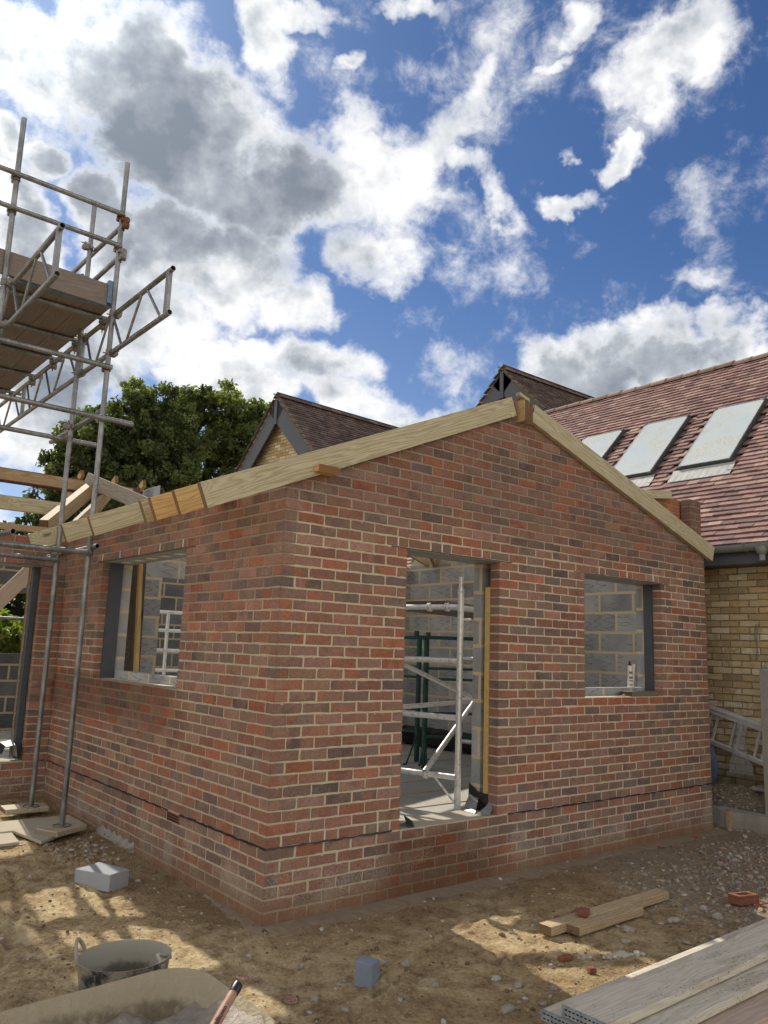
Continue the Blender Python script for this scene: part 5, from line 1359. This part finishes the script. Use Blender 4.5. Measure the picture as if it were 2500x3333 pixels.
# gabled houses beyond
GP = [((0.15,0.11,0.097),3),((0.12,0.088,0.08),3),((0.185,0.137,0.118),2),((0.10,0.08,0.072),1.5)]
VERGE = mat_plain('verge_mortar', (0.30,0.25,0.16), 0.9, var=0.2)
def gabled(X, ya, za, pitch, half, ridge_len, lab, bw, seed, turn=0.0, y_in=0.22):
    h = thing('gabled_house', lab, 'house', (X, ya, 0))
    t_ = math.tan(R(pitch)); c_, s_ = math.cos(R(pitch)), math.sin(R(pitch)); sl = half/c_
    for side in (-1, 1):
        # down-slope coordinate measured up from the eave
        f = lambda s, x, d, side=side: (X+x, ya+side*(half-s*c_)+side*d*s_, za-half*t_+s*s_+d*c_)
        mb = MB(); tiles(mb, f, sl, 0.02, ridge_len, 0.1, 0.166, seed+side, GP)
        if side > 0: mb.f = [list(reversed(q)) for q in mb.f]
        mesh_obj('roof', mb, TILE_OLD, h, colors=True)
        mb = MB(); mb.add([f(0,0.05,-0.02), f(0,ridge_len,-0.02), f(sl-.02,ridge_len,-0.02), f(sl-.02,0.05,-0.02)], [(0,1,2,3)]); mesh_obj('roof_deck', mb, DARKHOLE, h)
        mb = MB(); mb.prism([f(0,0.0,-0.035), f(sl,0.0,-0.035), f(sl,0.0,-0.035-bw/c_*1.0+0.0), f(0,0.0,-0.035-bw)], (0.03,0,0)); mesh_obj('bargeboard', mb, FASCIA, h)
        mb = MB(); mb.prism([f(0,0.004,0.028), f(sl,0.004,0.028), f(sl,0.004,-0.033), f(0,0.004,-0.033)], (0.03,0,0)); mesh_obj('verge', mb, VERGE, h)
        mb = MB(); mb.prism([f(0,0.031,-0.035), f(sl,0.031,-0.035), f(sl,0.031,-0.06), f(0,0.031,-0.06)], (y_in+0.3,0,0)); mesh_obj('soffit', mb, FASCIA, h)
    mb = MB(); rng = random.Random(seed); x = X
    while x < X+ridge_len:
        mb.cc = (*pick(GP, rng), 1); n = 7; vs = []
        for xx, r_ in ((x, 0.11), (x+0.3, 0.1)): vs += [(xx, ya+r_*1.2*math.cos(a), za-0.02+r_*math.sin(a)) for a in np.linspace(0, math.pi, n)]
        mb.add(vs, [(i, i+1, n+i+1, n+i) for i in range(n-1)]+[tuple(range(n-1,-1,-1))]); x += 0.3
    mesh_obj('ridge_tiles', mb, TILE_OLD, h, colors=True)
    mb = MB(); brick_wall(mb, (X+y_in, ya-half, 0), (0,1,0), (-1,0,0), 2*half, max(2.5, za-half*t_-1), za-0.1, [], caps=[(za-half*t_-0.06, t_), (za+half*t_-0.06, -t_)], seed=seed, pal=[((0.50,0.40,0.25),2),((0.56,0.47,0.32),2),((0.42,0.32,0.18),1.5),((0.60,0.52,0.38),1)], jit=0.002)
    mesh_obj('gable_wall', mb, [BUFF, BUFFM], h, colors=True)
    mb = MB(); mb.box((X+y_in+0.02, ya-half+0.05, 0), (X+ridge_len, ya+half-0.05, za-half*t_)); mesh_obj('house_core', mb, BUFFM, h)
    mb = MB(); mb.box((X-0.028, ya-0.05, za-0.65), (X-0.001, ya+0.05, za-0.06)); mesh_obj('finial_board', mb, FASCIA, h)
    h.rotation_euler = (0, 0, R(turn))
gabled(6.2, 10.56, 7.27, 46.5, 2.6, 6.0, 'distant gable with dark bargeboards and pale brick, behind the left rafter', 0.27, 91, 3.5)
gabled(9.6, 6.85, 7.82, 44.5, 2.4, 6.0, 'further gable with mossy tiled roof showing above the roof apex', 0.27, 95)

# ladder, bag, tarp, post, kerb at the right
LADM = mat_plain('pale_aluminium', (0.62, 0.625, 0.63), 0.4, 0.3, var=0.06)
ladder = thing('aluminium_ladder', 'aluminium ladder lying on edge against the yellow brick wall', 'ladder', (5.95, 0, 0.3))
def lz(y, top): return (1.187+0.254*(y-0.313) if top else 0.831+0.284*(y-0.306))
for top in (True, False):
    mb = MB(); mb.beam((5.93, 1.2, lz(1.2, top)), (5.93, -2.0, lz(-2.0, top)), 0.03, 0.088 if top else 0.05, up=(0,0,1)); mb.beam((5.91, 1.2, lz(1.2, top)+.012), (5.91, -2.0, lz(-2.0, top)+.012), 0.012, 0.02)
    mesh_obj('stile', mb, LADM, ladder, bevel=0.003)
for y in (0.90,0.60,0.33,0.25,0.05,-0.02,-0.22,-0.30,-0.5,-0.8):
    mb = MB(); mb.beam((5.955, y+0.04, lz(y+0.04, False)), (5.955, y-0.06, lz(y-0.06, True)), 0.022, 0.026, up=(1,0,0)); mesh_obj('rung', mb, LADM, ladder)
pm = bpy.data.materials.new('clear_polythene'); pm.use_nodes = True; t = NT(pm.node_tree); b = pm.node_tree.nodes['Principled BSDF']
tb = t.n('ShaderNodeBsdfTransparent', {}, {'Color': (0.93,0.94,0.95,1)}); b.inputs['Base Color'].default_value = (0.62,0.63,0.66,1); b.inputs['Roughness'].default_value = 0.2
lw = t.n('ShaderNodeLayerWeight', {}, {'Blend': 0.5}).outputs['Facing']; nz = t.noise(t.obj(), 14, 4)
mx = t.n('ShaderNodeMixShader'); t.set(mx.inputs[0], t.m('MULTIPLY_ADD', lw, 0.42, t.m('MULTIPLY', nz, 0.22), clamp=True)); t.L.new(tb.outputs[0], mx.inputs[1]); t.L.new(b.outputs[0], mx.inputs[2]); t.L.new(mx.outputs[0], pm.node_tree.nodes['Material Output'].inputs[0])
mb = MB(); rng = random.Random(6); rows = [(1.08,-0.10,0.03,0.03),(1.03,-0.11,0.055,0.045),(0.97,-0.10,0.05,0.035),(0.93,-0.09,0.045,0.03),(0.86,-0.075,0.06,0.035),(0.78,-0.07,0.075,0.045),(0.70,-0.075,0.09,0.055),(0.62,-0.08,0.115,0.05),(0.56,-0.085,0.125,0.035),(0.53,-0.085,0.128,0.012)]
n = 22; vs = []
for z, yc_, hw, hd in rows:
    vs += [(5.86+hd*math.sin(2*math.pi*k/n)*(1+rng.uniform(-.3,.3)), yc_+hw*math.cos(2*math.pi*k/n)*(1+rng.uniform(-.12,.12)), z+rng.uniform(-.01,.01)) for k in range(n)]
mb.add(vs, [(i*n+k, i*n+(k+1) % n, (i+1)*n+(k+1) % n, (i+1)*n+k) for i in range(len(rows)-1) for k in range(n)])
mesh_obj('plastic_bag', mb, pm, None, 'clear plastic bag hanging crumpled from the aluminium ladder', 'bag', smooth=True)
mb = MB(); rng = random.Random(12); vs = []
for i, z in enumerate(np.linspace(0.36, 0.9, 9)):
    for k, y in enumerate(np.linspace(0.255, 0.75, 8)):
        vs.append((5.90+0.03*math.sin(k*1.7+i*.6)+rng.uniform(-.012,.012), y-0.045*math.sin(i*.5)+0.0, z))
mb.add(vs, [(i*8+k, i*8+k+1, (i+1)*8+k+1, (i+1)*8+k) for i in range(8) for k in range(7)])
mesh_obj('tarpaulin', mb, mat_plain('blue_grey_sheet', (0.15,0.19,0.29), 0.5, var=0.15), None, 'blue grey sheet hanging beside the far end of the gable wall', 'sheet', smooth=True)
mb = MB(); px, py = 5.70, -0.475
mb.box((px-0.05, py-0.05, 0.1), (px+0.05, py+0.05, 1.63)); mb.add([(px-.05,py-.05,1.63),(px+.05,py-.05,1.63),(px+.05,py+.05,1.63),(px-.05,py+.05,1.63),(px-.025,py-.025,1.655),(px+.025,py-.025,1.655),(px+.025,py+.025,1.655),(px-.025,py+.025,1.655)], [(0,1,5,4),(1,2,6,5),(2,3,7,6),(3,0,4,7),(4,5,6,7)])
mesh_obj('fence_post', mb, CONC, None, 'square fence post with chamfered cap at the right edge', 'post', bevel=0.004)
mb = MB(); vs = []; rng = random.Random(14)
for y in np.linspace(0.35, -2.4, 30):
    j = rng.uniform(-.012,.012); vs += [(5.575+j*.4, y, -0.05), (5.57+j, y, 0.10), (5.575+j, y, 0.175+j), (5.68, y, 0.19)]
mb.add(vs, [(i*4+k, i*4+k+1, (i+1)*4+k+1, (i+1)*4+k) for i in range(29) for k in range(3)])
mesh_obj('concrete_kerb', mb, CONC, None, 'rough low concrete edge holding back stones beside the gable end', 'kerb')
timber('timber_stake', (5.555, -0.09, 0.0), (5.55, -0.09, 0.19), 0.055, 0.03, T_TAN, None, up=(1,0,0), label='short timber stake nailed against the rough concrete edge', cat='stake')
stones('stone', [(5.85, -0.47)], [0.07], [(0.5,0.42,0.36)], STONE, seed=77, lod2=True, label='large pale stone on the rubble bank under the ladder', cat='stone')
slab('paving_slab', [(5.84,-0.5),(5.84,-0.2),(6.03,-0.2),(6.03,-0.5)], 0.38, 0.42, CONC, 'grey slab lying at the foot of the yellow brick wall', 'slab', 0.005)

# ================================================================== TREES
def make_tree(name, base, blobs, nleaf, lsize, label, trunk, limbs, seed, cols, cat='tree', sub=1.0, ncl=170):
    rs = np.random.RandomState(seed); root = thing(name, label, cat, base); base = np.array(base, float)
    # leaf clusters spread through the envelope, each carried by its own branch
    wts = np.array([b[3]*b[4]*b[5] for b in blobs])**0.8; wts /= wts.sum()
    cl = []
    tries = 0
    while len(cl) < ncl and tries < ncl*40:
        tries += 1
        b = blobs[rs.choice(len(blobs), p=wts)]
        u = rs.normal(size=3); u /= np.linalg.norm(u)
        p = np.array(b[:3])+u*np.array(b[3:6])*rs.uniform(0.35, 1.08)
        if all(np.linalg.norm(p-q) > 0.42*sub for q in cl): cl.append(p)
    cl = np.array(cl)
    mb = MB(); nodes = []
    for pts, rad in trunk+limbs:
        mb.path([tuple(base+np.array(p)) for p in pts], list(rad), 8)
        for i in range(len(pts)-1):
            for f in np.linspace(0, 1, 6): nodes.append(np.array(pts[i])*(1-f)+np.array(pts[i+1])*f)
    nodes = [n for n in nodes if n[2] > 0.35*max(q[2] for q in nodes)]
    for p in cl[np.argsort(np.linalg.norm(cl-np.mean(nodes, 0), axis=1))]:
        N_ = np.array(nodes); dd = np.linalg.norm(N_-p, axis=1)+np.where(N_[:,2] > p[2], 1.2, 0)
        q = N_[np.argmin(dd)]; L = np.linalg.norm(p-q)
        mid = (p+q)/2+np.array([0, 0, 0.12*L])+rs.normal(size=3)*0.05*L
        r0 = 0.018+0.016*L
        mb.path([tuple(base+q), tuple(base+mid), tuple(base+p)], [r0, r0*0.7, 0.008], 5)
        nodes += [mid, p]
    mesh_obj('trunk', mb, BARK, root, smooth=True)
    n = nleaf; size = rs.uniform(0.30, 0.62, len(cl))*sub; w_ = size**2.2; w_ /= w_.sum()
    which = rs.choice(len(cl), size=n, p=w_)
    off = rs.normal(size=(n,3)); off /= np.linalg.norm(off, axis=1)[:,None]
    # twiggy sub-clumps inside each cluster
    sb = rs.normal(size=(len(cl), 9, 3)); sb /= np.linalg.norm(sb, axis=2)[:,:,None]
    k = rs.randint(9, size=n)
    p = base+cl[which]+sb[which, k]*(size[which]*0.92)[:,None]*np.array([1,1,0.7])+off*(rs.rand(n)**0.6*size[which]*0.42)[:,None]
    a = rs.normal(size=(n,3)); a /= np.linalg.norm(a, axis=1)[:,None]
    t2 = rs.normal(size=(n,3)); bq = np.cross(a, t2); bq /= np.linalg.norm(bq, axis=1)[:,None]
    s = lsize*rs.uniform(0.55, 1.35, (n,1))
    V = np.stack([p-a*s, p-bq*s*0.5, p+a*s, p+bq*s*0.5], 1).reshape(-1, 3)
    tone = rs.uniform(0.6, 1.3, (len(cl), 9))[which, k]*rs.uniform(0.8, 1.2, n)
    mixv = rs.rand(len(cl))[which][:,None]
    col = (np.array(cols[0])*(1-mixv)+np.array(cols[1])*mixv)*tone[:,None]
    C = np.repeat(np.concatenate([col, np.ones((n,1))], 1), 4, 0)
    nf = n
    me = bpy.data.meshes.new('crown')
    me.vertices.add(len(V)); me.vertices.foreach_set('co', V.ravel())
    me.loops.add(nf*4); me.loops.foreach_set('vertex_index', np.arange(nf*4)); me.polygons.add(nf); me.polygons.foreach_set('loop_start', np.arange(0, nf*4, 4)); me.polygons.foreach_set('loop_total', np.full(nf, 4))
    me.update(); me.materials.append(LEAF)
    at = me.attributes.new('Col', 'FLOAT_COLOR', 'POINT'); at.data.foreach_set('color', C.astype(np.float32).ravel())
    o = bpy.data.objects.new('crown', me); COL.objects.link(o); attach(o, root)
    return root
CAMP = np.array([-2.82, -4.54, 1.71])
def at(head, dist, el=None):
    return np.array([CAMP[0]+dist*math.sin(R(head)), CAMP[1]+dist*math.cos(R(head)), 0.0])
def tree_from(blobs_he, dist, head0, **kw):
    b0 = at(head0, dist); out = []
    for h, e, rw, rz_, dd in blobs_he:
        p = at(h, dist+dd); z = 1.71+(dist+dd)*math.tan(R(e)); k = (dist+dd)*math.pi/180
        out.append((*(p-b0)[:2], z, rw*k, rw*k, rz_*k))
    return b0, out
LC = ((0.07,0.093,0.042), (0.145,0.17,0.068))
b0, bl = tree_from([(18.2,11.6,2.2,2.4,0),(20.6,13.6,2.2,2.6,0),(22.0,15.6,1.5,1.9,0),(19.3,14.2,1.3,1.2,0.5),(16.6,10.0,1.4,1.6,0),(20.3,9.6,2.4,1.8,-0.5),(23.4,12.6,1.5,2.6,0),(22.8,9.4,2.2,1.5,0),(17.6,8.0,2.0,1.3,0)], 24, 20.5)
make_tree('oak_tree', tuple(b0), bl, 80000, 0.070, 'dark leafy tree behind the scaffold, the left of two crowns',
          [([(0,0,0),(0.1,0,2.5),(0,0.1,4.5)],(0.42,0.34,0.26))],
          [([(0,0.1,4.3),(-1.0,0,6.0),(-1.6,0,7.2)],(0.2,0.12,0.05)),([(0,0.1,4.5),(0.4,0,6.5),(0.5,0.1,8.2)],(0.2,0.12,0.05)),([(0,0.1,4),(1.1,0,5.5),(1.5,0,6.6)],(0.17,0.1,0.04))], 1, LC, ncl=140)
b0, bl = tree_from([(26.5,16.6,1.4,1.7,0),(24.4,15.0,1.6,2.0,0),(28.4,15.4,1.8,1.6,0),(30.6,15.2,1.4,1.7,0),(32.0,14.0,1.3,2.0,0),(27.0,13.0,1.8,1.6,0),(30.0,12.4,2.0,1.8,0),(25.0,11.4,1.3,1.4,0),(28.2,10.4,2.2,1.2,0)], 26, 25.6)
make_tree('oak_tree', tuple(b0), bl, 66000, 0.072, 'brighter leafy tree behind the distant gable, the right of two crowns',
          [([(0,0,0),(0.0,0,3.0),(0.1,0.0,5.2),(0.0,0,6.4)],(0.30,0.26,0.2,0.13))],
          [([(0.1,0,5.0),(1.0,0,6.0),(1.9,0,7.3)],(0.15,0.1,0.04)),([(0.05,0,5.2),(-0.7,0,6.4),(-0.5,0,8.0)],(0.13,0.09,0.04)),([(0,0,6.2),(0.3,0,7.6),(0.5,0,8.9)],(0.12,0.07,0.03)),([(0,0,4.0),(-1.2,0.2,4.9),(-1.9,0.3,5.3)],(0.12,0.08,0.03)),([(0.1,0,4.3),(1.6,0,5.2),(3.2,0,6.0)],(0.12,0.08,0.03))], 2, ((0.085,0.112,0.042), (0.20,0.225,0.08)), ncl=95)
b0 = at(15.6, 19.0)
make_tree('laurel_bush', tuple(b0), [(0,0,1.6,0.9,0.9,0.6),(-0.7,0,1.4,0.8,0.8,0.6),(0.7,0,1.3,0.7,0.7,0.6),(0,0,0.9,1.3,0.9,0.5)], 7000, 0.09, 'bright yellow green bush seen through the left doorway window', [([(0,0,0),(0,0,1.4)],(0.06,0.03))], [], 3, ((0.10,0.15,0.03), (0.22,0.26,0.06)), 'bush', 0.7, 45)
b0 = at(14.8, 24.0)
make_tree('hedge_tree', tuple(b0), [(0,0,3.4,2.6,1.6,1.5),(-2,0,3.0,2.0,1.5,1.5),(2.2,0,3.6,2.0,1.5,1.6),(0,0,1.5,3.5,1.5,1.5)], 16000, 0.11, 'dark evergreen behind the bright bush beyond the left doorway', [([(0,0,0),(0,0,3.4)],(0.16,0.08))], [], 4, ((0.02,0.036,0.016), (0.05,0.075,0.03)), ncl=110)

# ================================================================== SKY AND SUN
SUN_AZ, SUN_EL = R(9.0), R(42.2)
sun_d = bpy.data.lights.new('sun', 'SUN'); sun_d.energy = 5.0; sun_d.angle = R(0.55); sun_d.color = (1.0, 0.93, 0.80)
sun = bpy.data.objects.new('sun', sun_d); COL.objects.link(sun)
sdir = Vector((math.sin(SUN_AZ)*math.cos(SUN_EL), math.cos(SUN_AZ)*math.cos(SUN_EL), math.sin(SUN_EL)))
sun.rotation_euler = sdir.to_track_quat('Z', 'Y').to_euler(); sun.location = sdir*60
w = bpy.data.worlds.new('World'); SC.world = w; w.use_nodes = True
t = NT(w.node_tree); t.N.clear()
out = t.n('ShaderNodeOutputWorld')
D = t.v('NORMALIZE', t.n('ShaderNodeTexCoord').outputs['Generated'])
sky = t.n('ShaderNodeTexSky', {'sky_type': 'NISHITA', 'sun_disc': False, 'sun_elevation': SUN_EL, 'sun_rotation': SUN_AZ, 'altitude': 50, 'air_density': 1.0, 'dust_density': 0.6, 'ozone_density': 2.5})
ds = t.sep(D)
az = t.m('ARCTAN2', ds[0], ds[1]); el = t.m('ARCSINE', ds[2])
# cloud cells as ellipses in azimuth / elevation: az, el (deg), semi-axes (deg), tilt (deg), weight
CLOUDS = [(16.61, 37.24, 6.5, 4.07, 16.8, 1.5), (23.38, 34.17, 7.1, 5.3, -18.7, 2.0), (28.51, 31.55, 6.26, 4.77, -20.6, 2.0), (25.86, 26.0, 7.03, 4.21, 7.0, 1.8), (20.96, 21.71, 5.2, 4.53, 9.4, 1.6), (33.15, 31.41, 3.87, 4.37, -14.6, 1.6), (36.55, 34.96, 2.77, 2.48, 2.3, 1.2), (38.55, 31.41, 2.8, 3.49, -6.9, 1.2), (36.96, 27.23, 4.05, 2.55, 2.3, 1.5), (37.13, 31.07, 4.2, 5.18, 2.4, 1.5), (40.27, 33.7, 2.7, 1.99, 30.0, 1.0), (42.75, 35.76, 3.33, 1.56, 32.7, 0.9), (45.99, 37.66, 1.98, 0.96, 58.4, 0.7), (46.99, 31.25, 2.41, 1.15, -38.6, 1.0), (43.9, 33.57, 2.46, 1.26, -24.0, 0.9), (28.34, 39.49, 1.53, 3.62, 21.0, 1.1), (30.54, 41.42, 3.12, 1.0, 7.6, 1.0), (34.62, 39.3, 1.66, 0.74, 32.9, 1.0), (39.51, 42.17, 2.24, 0.87, -7.7, 1.1), (60.95, 38.39, 4.57, 2.44, 12.0, 1.4), (58.25, 36.59, 2.99, 1.65, -27.4, 1.0), (53.19, 40.88, 1.34, 1.43, -8.1, 0.8), (51.75, 38.83, 1.56, 0.51, 13.9, 0.6), (56.32, 32.92, 1.94, 1.45, 46.4, 1.5), (52.91, 30.83, 2.82, 1.0, -12.2, 1.4), (53.1, 33.65, 0.76, 0.53, -4.9, 0.9), (61.44, 19.12, 9.39, 3.45, -5.0, 2.0), (54.93, 19.61, 5.82, 2.97, -2.3, 1.6), (64.15, 20.62, 2.99, 2.25, -7.9, 1.5), (58.47, 22.1, 3.2, 2.25, -4.9, 1.5), (62.17, 22.61, 2.24, 1.65, -7.7, 1.3), (34.15, 20.23, 4.96, 2.45, -6.5, 1.5), (31.87, 23.7, 2.41, 1.72, 4.5, 1.2), (28.97, 20.79, 2.07, 1.32, 6.8, 1.1), (36.69, 17.78, 4.55, 1.64, -8.8, 1.3), (42.83, 20.21, 2.85, 2.28, 0.0, 0.8), (25.76, 18.9, 3.84, 1.79, 4.5, 1.3), (39.5, 16.09, 4.37, 1.3, 2.1, 1.1), (30.51, 18.05, 3.22, 1.63, 4.5, 1.1), (14.89, 15.31, 5.64, 5.14, 10.2, 1.7), (12.61, 25.16, 2.94, 4.69, 13.5, 1.6), (14.4, 30.0, 1.55, 1.85, 13.5, 1.4), (11.28, 30.83, 1.36, 1.76, 17.6, 1.4), (13.43, 20.73, 3.71, 3.46, 13.7, 1.6), (9.84, 36.46, 1.94, 1.92, 18.0, 1.5), (18.27, 26.32, 2.42, 4.9, 10.1, 1.5), (17.78, 19.1, 3.74, 3.61, 10.0, 1.5), (60.46, 25.86, 3.69, 0.79, -18.0, 0.45)]
DARKS = [(18.43, 27.78, 3.65, 3.46, 10.3, 0.8), (19.88, 32.22, 4.23, 4.21, 12.8, 1.0), (29.25, 31.07, 5.03, 3.71, -12.2, 1.2), (33.02, 33.24, 2.42, 1.72, -14.4, 1.1), (24.29, 28.45, 4.49, 2.31, 7.2, 0.8), (26.0, 35.88, 2.68, 2.5, -19.1, 0.9), (20.04, 36.46, 3.15, 1.62, -5.5, 0.6), (53.62, 18.74, 3.39, 1.56, -2.3, 0.9), (57.8, 20.04, 3.83, 1.41, -4.9, 0.7), (62.67, 20.2, 1.91, 1.2, -7.9, 0.5), (13.36, 21.3, 3.03, 2.22, 13.1, 0.7), (13.33, 26.45, 1.38, 2.49, 13.1, 0.7), (17.42, 16.6, 4.09, 2.72, 9.9, 0.8), (33.84, 19.57, 2.31, 0.72, 2.2, 0.3)]
w1 = t.n('ShaderNodeTexNoise', {}, {'Vector': D, 'Scale': 9.0, 'Detail': 5.0, 'Roughness': 0.6})
wc = t.v('SUBTRACT', w1.outputs['Color'], (0.5, 0.5, 0.5))
ws = t.sep(wc)
pv = t.comb(t.m('MULTIPLY_ADD', ws[0], 0.13, az), t.m('MULTIPLY_ADD', ws[1], 0.13, el), 1.0)
def field(cells):
    acc = None
    for (a0, e0, ra, re, tl, wt) in cells:
        c, s_ = math.cos(R(tl)), math.sin(R(tl)); ra, re = R(ra), R(re); a0, e0 = R(a0), R(e0); k = math.cos(e0)
        q1 = (c*k/ra, s_/ra, -(c*k*a0+s_*e0)/ra); q2 = (-s_*k/re, c/re, -(-s_*k*a0+c*e0)/re)
        x = t.v('DOT_PRODUCT', pv, q1); y = t.v('DOT_PRODUCT', pv, q2)
        r2 = t.m('MULTIPLY_ADD', y, y, t.m('MULTIPLY', x, x))
        v_ = t.m('MULTIPLY_ADD', r2, -wt, wt)
        acc = v_ if acc is None else t.m('SMOOTH_MAX', acc, v_, 0.25)
    return acc
F = field(CLOUDS); DK = field(DARKS)
# unseen sky behind the viewer: noise cloud added as fill light for the walls
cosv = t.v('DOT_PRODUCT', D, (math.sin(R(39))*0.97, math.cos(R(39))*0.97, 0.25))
away_fill = t.ss(cosv, 0.62, 0.35)
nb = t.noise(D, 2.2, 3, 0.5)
F = t.m('MAXIMUM', t.m('MAXIMUM', F, -1.2), t.m('MULTIPLY', t.m('MULTIPLY', away_fill, t.ss(el, R(56), R(36))), t.m('MULTIPLY_ADD', nb, 4.0, -0.9)))  # overhead left clear so the ground gets less of this fill
st = t.v('MULTIPLY', D, (1.0, 1.0, 1.15))
n1 = t.noise(st, 7.5, 13, 0.58, 0.2)                      # puffs and frayed edges
n2 = t.noise(st, 5.0, 5, 0.5)                             # soft volumes
n2s = t.noise(t.v('ADD', st, tuple(sdir*0.05)), 5.0, 5, 0.5)
n3 = t.noise(t.v('ADD', st, (3.1, 1.7, 0.4)), 11.0, 6, 0.55)
n3s = t.noise(t.v('ADD', st, tuple(Vector((3.1, 1.7, 0.4))+sdir*0.022)), 11.0, 6, 0.55)
Fc = t.m('MULTIPLY_ADD', t.m('MINIMUM', F, 0.0), 0.7, t.m('MULTIPLY', t.m('MINIMUM', F, 1.5), 0.86))
n0 = t.noise(st, 24, 9, 0.68, 0.3)
d = t.m('ADD', Fc, t.m('MULTIPLY_ADD', n1, 3.2, -1.60))
d = t.m('ADD', d, t.m('MULTIPLY_ADD', n0, 1.7, -0.88))
alpha = t.ss(d, -0.16, 0.95)
core = t.ss(d, 0.25, 1.15)
thick = t.m('MULTIPLY', t.ss(t.m('MULTIPLY_ADD', t.m('SUBTRACT', n2, 0.5), 2.6, F), 0.45, 1.75), core)
relief = t.m('ADD', t.m('MULTIPLY', t.m('SUBTRACT', n2s, n2), 2.3), t.m('MULTIPLY', t.m('SUBTRACT', n3s, n3), 1.9))
darkm = t.m('MULTIPLY', t.ss(t.m('MULTIPLY_ADD', t.m('SUBTRACT', n1, 0.5), 3.2, DK), -0.7, 1.0), core)
grey = t.m('ADD', t.m('MULTIPLY', thick, 0.36), t.m('MULTIPLY', darkm, 0.44))
grey = t.m('ADD', grey, t.m('MULTIPLY', relief, t.m('MULTIPLY_ADD', core, 0.8, 0.2)), clamp=True)
ccol = t.ramp(grey, [(0.0, (1.03, 1.03, 1.03)), (0.2, (0.78, 0.805, 0.835)), (0.45, (0.50, 0.54, 0.59)), (0.75, (0.345, 0.38, 0.44)), (1.0, (0.25, 0.285, 0.345))])
cs = t.v('DOT_PRODUCT', D, tuple(sdir))
glow = t.m('POWER', t.m('MAXIMUM', cs, 0.0), 110.0)
ccol = t.mix(1.0, ccol, t.comb(t.m('MULTIPLY_ADD', glow, 1.1, 1.0), t.m('MULTIPLY_ADD', glow, 1.1, 1.0), t.m('MULTIPLY_ADD', glow, 1.05, 1.0)), 'MULTIPLY')
ccol = t.mix(away_fill, ccol, t.mix(1.0, ccol, (1.50, 1.41, 1.28), 'MULTIPLY'))  # unseen cloud made brighter and warmer as added fill light
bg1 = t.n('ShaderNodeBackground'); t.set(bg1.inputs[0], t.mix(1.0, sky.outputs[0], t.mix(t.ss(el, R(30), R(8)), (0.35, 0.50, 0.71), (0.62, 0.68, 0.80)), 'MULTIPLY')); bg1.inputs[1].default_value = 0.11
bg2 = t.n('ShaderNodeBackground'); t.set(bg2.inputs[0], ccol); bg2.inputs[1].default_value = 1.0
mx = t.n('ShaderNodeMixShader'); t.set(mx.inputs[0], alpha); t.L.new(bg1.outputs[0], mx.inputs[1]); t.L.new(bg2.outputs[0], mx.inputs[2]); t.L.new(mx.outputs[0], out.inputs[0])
w.cycles.sampling_method = 'MANUAL'; w.cycles.sample_map_resolution = 512
